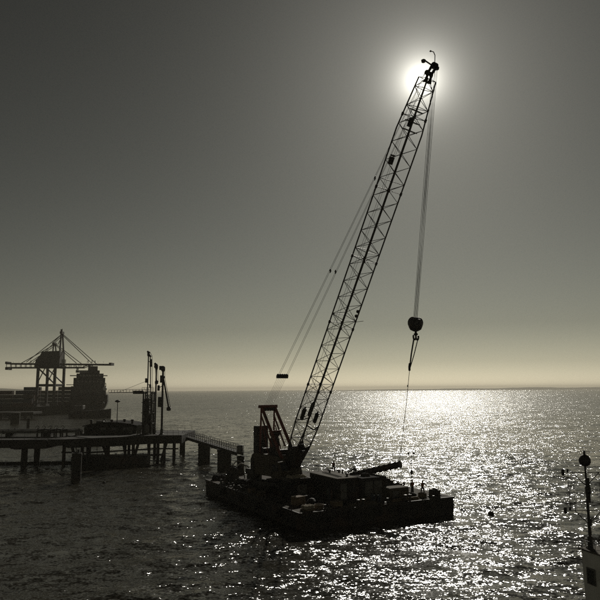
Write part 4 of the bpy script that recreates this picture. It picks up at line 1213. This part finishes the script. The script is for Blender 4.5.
# stacked containers
cont = None
rnd = random.Random(11)
cn = 0
for col in range(10):
    x = QX - 17 - col * 12.9
    for row in range(2):
        lv = [3, 4, 3, 2, 3, 2, 3, 2, 1, 2][col] if row == 0 else rnd.choice([3, 4, 4])
        for k in range(lv):
            c = Vector((x + rnd.uniform(-.15, .15), 413 + row * 3.1, QZ + .02 + k * 2.64))
            t = thing('shipping_container', 'stacked shipping container on the quay under the ship-to-shore crane', 'container', c, 'containers stacked on the quay')
            m = MB().box(c + ZV * 1.3, (12.1, 2.36, 2.5))
            for i in range(18):
                m.box(c + Vector((-5.6 + i * .66, 0, 1.3)), (.28, 2.44, 2.3))
            m.build('body', M_box[cn % 5], t)
            fr = MB()
            for sx in (-1, 1):
                for sy in (-1, 1):
                    fr.box(c + Vector((6.02 * sx, 1.15 * sy, 1.3)), (.2, .2, 2.6))
            fr.build('corner_posts', M_box[cn % 5], t)
            cn += 1
for col in range(3):
    for k in range(5 - col % 2):
        c = Vector((QX - 9 - col * 12.7, 468, QZ + .02 + k * 2.64))
        t = thing('shipping_container', 'shipping container in the tall rear stack between the quay crane legs', 'container', c, 'containers stacked between the crane legs')
        m = MB().box(c + ZV * 1.3, (12.1, 2.36, 2.5))
        for i in range(18):
            m.box(c + Vector((-5.6 + i * .66, 0, 1.3)), (.28, 2.44, 2.3))
        m.build('body', M_box[(col + k) % 5], t)
        fr = MB()
        for sx in (-1, 1):
            for sy in (-1, 1):
                fr.box(c + Vector((6.02 * sx, 1.15 * sy, 1.3)), (.2, .2, 2.6))
        fr.build('corner_posts', M_box[(col + k) % 5], t)
# ship-to-shore crane
SY = 430.0
def sp_(px, py, Y=SY):
    return P(px, py, Y)
def on(px, py, Y, ref=SY):
    """same x and height as at the reference distance, moved to Y"""
    p = P(px, py, ref); return Vector((p.x, Y, p.z))
sts = thing('quay_crane', 'ship-to-shore container crane with stayed boom over the cargo ship', 'crane', Vector((sp_(50, 400).x, SY, QZ)))
Y0, Y1 = SY - 8, SY + 8
lx, sx_ = sp_(41.5, 400).x, sp_(58.3, 400).x
gz_ = sp_(60, 365.5).z
for x in (lx, sx_):
    for y in (Y0, Y1):
        MB().bar((x, y, QZ + 1.5), (x, y, gz_), 1.5, 1.5).build('leg', M_far, sts)
        b = MB().box((x, y, QZ + .8), (2.2, 6, 1.4)).build('bogie', M_far, sts)
        for i in range(4):
            MB().tube((x - .5, y - 2.2 + i * 1.45, QZ + .4), (x + .5, y - 2.2 + i * 1.45, QZ + .4), .4, n=10).build('wheel', M_dark, b)
    MB().bar((x, Y0, QZ + 14), (x, Y1, QZ + 14), 1.2, 1.6).build('portal_beam', M_far, sts)
    MB().bar((x, Y0, gz_ - 1.2), (x, Y1, gz_ - 1.2), 1.2, 1.6).build('portal_beam', M_far, sts)
for y in (Y0, Y1):
    MB().bar((lx, y, QZ + 14), (sx_, y, QZ + 14), 1.3, 1.6).build('sill_beam', M_far, sts)
    MB().bar((lx, y, gz_ - 2), (sx_, y, QZ + 15), .8, .8).build('diagonal_brace', M_far, sts)
    MB().bar((lx, y, QZ + 15.5), (lx + 4.5, y, gz_ - 2), .5, .5).build('diagonal_brace', M_far, sts)
# girder: two chords on each side with posts between
for dy in (-3, 3):
    a, b = on(8.5, 363.8, SY + dy), on(112, 364.8, SY + dy)
    c, d = on(8.5, 367.8, SY + dy), on(112, 367.6, SY + dy)
    e1 = lerp(c, d, 0.72)
    MB().bar(a, b, .9, 1.0, up=(0, 0, 1)).build('girder', M_far, sts)
    MB().bar(c, e1, .8, .9, up=(0, 0, 1)).build('lower_chord', M_far, sts)
    for i in range(16):
        s = i / 21
        rod('girder_post', lerp(a, b, s), lerp(c, d, s), .22, M_far, sts)
    rod('girder_brace', e1, lerp(a, b, .8), .3, M_far, sts)
MB().bar(on(8.3, 363, SY - 3.4), on(8.3, 363, SY + 3.4), 1.2, 1.6).build('end_tie', M_far, sts)
MB().bar(on(8.6, 368.6, SY - 3.4), on(8.6, 368.6, SY + 3.4), 1.6, 1.8).build('end_tie', M_far, sts)
MB().bar(on(111.5, 364.2, SY - 3.4), on(111.5, 364.2, SY + 3.4), 1.6, 1.8).build('end_tie', M_far, sts)
# machinery house
o = on(37, 367, SY - 5)
kx = SY / 629.0
hsx = MB().prism(o, Vector((kx, 0, 0)), Vector((0, 0, kx)), Vector((0, 10, 0)), [(0, 0), (24.5, 0), (24.5, 15.5), (7, 15.0), (5, 10.5), (1.5, 6.5)]).build('machinery_house', M_far, sts, bevel=.1)
for i in range(6):
    MB().box(o + Vector((kx * (8 + i * 2.6), -.05, kx * 9)), (1.0, .12, 1.3)).build('louvre', M_dark, hsx)
MB().box(on(66, 361.5, SY - 4), (2.2, 2.2, 2.4)).build('operator_cab', M_glass, sts)
rod('cab_hanger', on(78, 367, SY), on(78, 370, SY), .4, M_far, sts); MB().box(on(78, 371.5, SY), (2, 3, 1.6)).build('trolley', M_far, sts)
# pylon and stays
ap = on(62, 333.5, SY)
for y in (Y0 + 3, Y1 - 3):
    MB().bar(on(61.5, 366, y), ap + Vector((0, (y - SY) * .25, 0)), .9, .9).build('pylon_leg', M_far, sts)
    MB().bar(on(54.5, 366, y), on(54.5, 344, SY + (y - SY) * .3), .7, .7).build('pylon_leg', M_far, sts)
    for (pa, pb) in (((62, 334), (94, 363.5)), ((55, 344), (79, 363.5)), ((62, 335), (29.5, 362.5)), ((55, 345), (24.5, 363.5)), ((62, 335), (55, 344))):
        rod('stay', on(*pa, SY + (y - SY) * .3), on(*pb, y), .24, M_far, sts)
MB().box(ap + ZV * .5, (1.6, 4, 1.6)).tube(ap + ZV, ap + ZV * 3.2, .25).box(ap + ZV * 2.2 - Vector((.6, 0, 0)), (.7, .7, 1.4)).build('pylon_head', M_far, sts)
MB().box(on(54.5, 344, SY), (1.6, 4, 1.8)).build('pylon_head', M_far, sts)
for x_ in (31, 48, 88, 92, 95):
    rod('mast_post', on(x_, 363, SY), on(x_, 360.5, SY), .25, M_far, sts)
for i in range(18):
    rod('railing_post', on(10 + i * 5.6, 363, SY - 3.6), on(10 + i * 5.6, 361.6, SY - 3.6), .06, M_far, sts)
# cargo ship, stern on
HY = 446.0
def hp(px, py, Y=HY):
    return P(px, py, Y)
k = HY / 629.0
ship = thing('cargo_ship', 'large cargo ship moored stern-on beside the container quay', 'ship', Vector((hp(89, 400).x, HY, 0)))
sh_c = hp(89, 400).x
hw = 13.2; hz = hp(89, 395).z
secs = []
def hull_sec(y, w, keel):
    return [Vector((sh_c + a * w, y, z)) for a, z in ((-1, hz), (-1, hz * .55), (-.86, hz * .25), (-.6, keel), (.6, keel), (.86, hz * .25), (1, hz * .55), (1, hz))]
for y, w, kz in ((HY, hw * .93, 2.2), (HY + 6, hw, -1), (HY + 30, hw, -2), (HY + 120, hw, -2), (HY + 150, hw * .7, -2), (HY + 172, .6, -1)):
    secs.append(hull_sec(y, w, kz))
vs = [v for s in secs for v in s]; fs = []
for i in range(len(secs) - 1):
    fs += [(i * 8 + j, i * 8 + j + 1, (i + 1) * 8 + j + 1, (i + 1) * 8 + j) for j in range(7)]
    fs.append((i * 8 + 7, i * 8, (i + 1) * 8, (i + 1) * 8 + 7))
fs += [tuple(range(8)), tuple(range(len(vs) - 8, len(vs)))]
MB().add(vs, fs).build('hull', M_hull, ship, smooth=True)
def tier(px0, px1, py0, py1, y0, y1, name, m=M_far):
    a, b = hp(px0, py1), hp(px1, py0)
    return MB().box(((a.x + b.x) / 2, (y0 + y1) / 2, (a.z + b.z) / 2), (b.x - a.x, y1 - y0, b.z - a.z)).build(name, m, ship, bevel=.1)
tier(71.5, 105.6, 386, 396, HY + 4, HY + 26, 'deckhouse')
tier(74, 104.8, 377.5, 386, HY + 5, HY + 24, 'deckhouse')
tier(77, 103.2, 373.2, 377.5, HY + 6, HY + 22, 'deckhouse')
tier(80, 99.5, 370, 373.2, HY + 7, HY + 20, 'wheelhouse')
tier(70.5, 107.3, 374.6, 375.7, HY + 14, HY + 18, 'bridge_wing')
tier(67, 74.6, 384.3, 385, HY + 12, HY + 16, 'boat_deck')
fn = tier(88, 97.5, 366, 373, HY + 2, HY + 8, 'funnel')
rod('exhaust_stack', hp(91, 366, HY + 5), hp(91, 364.2, HY + 5), .4, M_far, ship); rod('exhaust_stack', hp(94.5, 366, HY + 5), hp(94.5, 364, HY + 5), .5, M_far, ship)
rod('mast', hp(84, 372, HY + 14), hp(84, 366.5, HY + 14), .3, M_far, ship)
MB().lathe(hp(105.5, 389, HY + 3), [(.2, -2.2), (1.3, -1.4), (1.5, 0), (1.3, 1.4), (.2, 2.2)], 12, axis=(0, 1, 0)).build('lifeboat', M_white, ship, smooth=True)
MB().path([hp(103.5, 392, HY + 3), hp(104, 384, HY + 3), hp(106.5, 383, HY + 3), hp(106.5, 387, HY + 3)], .25).build('davit', M_far, ship)
for r_, (py, a0, a1) in enumerate(((391, 75, 103), (381.5, 77, 103), (375.3, 79.5, 101), (371.5, 81.5, 87.5))):
    n = 7 if r_ < 3 else 3
    for i in range(n):
        q = hp(a0 + (a1 - a0) * (i + .5) / n, py)
        yy = HY + [4, 5, 6, 7][r_]
        MB().box((q.x, yy - .02, q.z), (1.1, .12, 1.0)).build('window', M_glass, ship)
for z in (.35, .75):
    rod('stern_rail', (sh_c - hw * .9, HY + .3, hz + z * 1.4), (sh_c + hw * .9, HY + .3, hz + z * 1.4), .06, M_far, ship)
ship_dir = Vector((sh_c, HY, 0)).normalized()
ship.rotation_euler = (0, 0, math.atan2(-ship_dir.x, ship_dir.y))
# workboat in front of the stern
wy = 362.0
wc = P(91, 415, wy)
wb = thing('work_boat', 'low dark work boat with a raised jib lying under the ship stern', 'boat', Vector((wc.x, wy, 0)))
def bsec(x, w, sheer):
    return [Vector((x, wy + w * a, z)) for a, z in ((-1, sheer), (-.9, .6), (-.5, -.8), (.5, -.8), (.9, .6), (1, sheer))]
x0 = P(70, 415, wy).x; x1 = P(111, 415, wy).x
ss = [bsec(x0 + (x1 - x0) * a, w, s) for a, w, s in ((0, 2.6, 3.4), (.15, 3.2, 3.6), (.6, 3.3, 4.2), (.85, 2.6, 4.6), (1.0, .15, 5.0))]
vs = [v for s in ss for v in s]; fs = []
for i in range(4):
    fs += [(i * 6 + j, i * 6 + j + 1, (i + 1) * 6 + j + 1, (i + 1) * 6 + j) for j in range(5)] + [(i * 6 + 5, i * 6, (i + 1) * 6, (i + 1) * 6 + 5)]
fs += [tuple(range(6)), tuple(range(24, 30))]
MB().add(vs, fs).build('hull', M_hull, wb, smooth=True)
MB().box((x0 + 5, wy, 5.2), (5.5, 4, 3.4)).build('wheelhouse', M_far, wb, bevel=.1)
MB().bar(P(80, 411.5, wy), P(104, 402.5, wy), .8, .9).build('jib', M_dark, wb)
MB().bar(P(81, 416, wy), P(80, 410, wy), 1.4, 1.4).build('jib_post', M_dark, wb)
rod('jib_stay', P(79, 405, wy), P(103, 402.8, wy), .08, M_dark, wb); rod('jib_mast', P(79, 412, wy), P(79, 404.5, wy), .25, M_dark, wb)

# ================================================================ launch moored at lower right
A = P(580.6, 547.5, 37.0); RZ = A.z
B = G(606, 556.2, RZ)
du = (B - A); du.z = 0; wl_ = 3.4; du.normalize()
dv = Vector((-du.y, du.x, 0))
if dv.y < 0:
    dv = -dv
def Q(a, b, z):
    p = A + du * a + dv * b; return Vector((p.x, p.y, z))
lau = thing('pilot_launch', 'white launch with a tall aerial mast on its wheelhouse roof', 'boat', Q(2, 1.2, 0))
ls = []
for a, w, s in ((-2.6, .1, 2.3), (-1.6, 1.3, 2.1), (0.5, 2.0, 1.9), (5, 2.1, 1.7), (9.5, 1.8, 1.7)):
    ls.append([Q(a, 1.3 + w * t_, z) for t_, z in ((-1, s), (-.92, .7), (-.45, -.6), (.45, -.6), (.92, .7), (1, s))])
vs = [v for s in ls for v in s]; fs = []
for i in range(4):
    fs += [(i * 6 + j, i * 6 + j + 1, (i + 1) * 6 + j + 1, (i + 1) * 6 + j) for j in range(5)] + [(i * 6 + 5, i * 6, (i + 1) * 6, (i + 1) * 6 + 5)]
fs += [tuple(range(6)), tuple(range(24, 30))]
MB().add(vs, fs).build('hull', M_hull, lau, smooth=True)
wv = [Q(.12, .0, 1.8), Q(3.5, 0, 1.75), Q(3.5, 2.5, 1.75), Q(.12, 2.5, 1.8), Q(0, 0, RZ - .08), Q(3.4, 0, RZ - .08), Q(3.4, 2.5, RZ - .08), Q(0, 2.5, RZ - .08)]
whl = MB().add(wv, [(0, 3, 2, 1), (4, 5, 6, 7), (0, 1, 5, 4), (1, 2, 6, 5), (2, 3, 7, 6), (3, 0, 4, 7)]).build('wheelhouse', M_white, lau, bevel=.05)
rf = MB().add([Q(-.12, -.12, RZ - .07), Q(3.5, -.12, RZ - .07), Q(3.5, 2.62, RZ - .07), Q(-.12, 2.62, RZ - .07), Q(-.1, -.1, RZ), Q(3.48, -.1, RZ), Q(3.48, 2.6, RZ), Q(-.1, 2.6, RZ)], [(0, 3, 2, 1), (4, 5, 6, 7), (0, 1, 5, 4), (1, 2, 6, 5), (2, 3, 7, 6), (3, 0, 4, 7)]).build('roof', M_roof, lau)
for a in (.75, 1.9, 2.9):
    c = Q(a, -.02, RZ - 1.35)
    w = MB().obox(c, du * .27, dv * .03, ZV * .38).build('window', M_glass, whl)
    fr = MB()
    for s in (-1, 1):
        fr.obox(c + du * .29 * s - dv * .02, du * .03, dv * .03, ZV * .43); fr.obox(c + ZV * .4 * s - dv * .022, du * .3, dv * .03, ZV * .03)
    fr.build('frame', M_grey, w)
for b_ in (.6, 1.6):
    MB().obox(Q(.02, b_, RZ - 1.3), du * .03, dv * .35, ZV * .38).build('window', M_glass, whl)
# roof rail
prev = None
for (a, b) in ((0.05, 0.05), (1.1, 0.05), (2.2, .05), (3.3, .05)):
    rod('rail_post', Q(a, b, RZ), Q(a, b, RZ + .45), .018, M_dark, lau)
rod('rail_bar', Q(0.05, .05, RZ + .45), Q(3.3, .05, RZ + .45), .018, M_dark, lau)
for (a, b) in ((.05, 1.2), (.05, 2.4)):
    rod('rail_post', Q(a, b, RZ), Q(a, b, RZ + .45), .018, M_dark, lau)
rod('rail_bar', Q(.05, .05, RZ + .45), Q(.05, 2.4, RZ + .45), .018, M_dark, lau)
MY = A.y - .35
mb_ = P(590.8, 549, MY); mt = P(588.6, 452, MY)
mast = Vector((mb_.x, MY, RZ)); mtop = Vector((mb_.x, MY, mt.z))
MB().tube(mast, mtop, .085, .045, 10).tube(mast, mast + ZV * .7, .16, .12, 10).build('mast', M_dark, lau, smooth=True)
zb = P(589, 460.5, MY).z
MB().lathe((mast.x, MY, zb), [(.05, -.34), (.24, -.25), (.32, -.08), (.32, .08), (.22, .25), (.07, .34), (.05, .55)], 18).build('lamp_globe', M_dark, lau, smooth=True)
for py, wd in ((472.5, 1.28), (510.5, 1.28)):
    z = P(589, py, MY).z
    for s in (-1, 1):
        ar = MB().tube((mast.x, MY, z), (mast.x + wd * s, MY, z + .02), .028, .022, 6)
        ar.build('yard_arm', M_dark, lau)
        MB().tube((mast.x, MY, z - .75), (mast.x + .75 * s, MY, z), .024, n=6).build('brace', M_dark, lau)
        MB().lathe((mast.x + wd * s, MY, z - .16), [(.04, 0), (.09, .04), (.09, .3), (.04, .36)], 8).build('aerial', M_dark, lau)
        MB().tube((mast.x + (wd - .25) * s, MY, z), (mast.x + (wd - .28) * s, MY, z + .2), .05, n=6).build('navigation_light', M_dark, lau)
zt, zl = P(589, 472.5, MY).z, P(589, 510.5, MY).z
for s in (-1, 1):
    for w_ in (.75, 1.02):
        rod('stay_wire', (mast.x + w_ * s, MY, zt), (mast.x + (w_ - .05) * s, MY, zl), .013, M_rope, lau)
for py, w_, h_ in ((482, .2, .5), (490, .26, .4), (497, .18, .6), (522, .15, .4)):
    MB().box((mast.x + .04, MY - .06, P(589, py, MY).z), (w_, .18, h_)).build('mast_box', M_dark, lau, bevel=.02)
rod('whip_aerial', Q(.25, .6, RZ), Q(.22, .6, RZ + 1.1), .015, M_dark, lau)
MB().torus(Q(.0, .45, RZ + .25), dv, .2, .045, 16, 6).build('life_ring', M_white, lau, smooth=True)
MB().obox(Q(1.4, 1.0, RZ + .12), du * .5, dv * .4, ZV * .12).build('roof_hatch', M_white, lau, bevel=.03)

# ================================================================ small floats on the water
def buoy(p, r, label):
    t = thing('mooring_buoy', label, 'buoy', p)
    MB().lathe(p, [(r * .5, -r * .6), (r * .95, -.05), (r, r * .3), (r * .7, r * .8), (r * .25, r)], 16).build('float', M_rubber, t, smooth=True)
    MB().tube(p + ZV * r * .9, p + ZV * r * 1.7, .05).torus(p + ZV * r * 1.9, (0, 1, 0), .12, .03, 10, 5).build('ring', M_dark, t)
buoy(G(491, 514.5), .36, 'small dark buoy floating in the sun glitter off the barge')
buoy(G(104, 483), .25, 'small dark buoy floating in shade before the jetty platform')
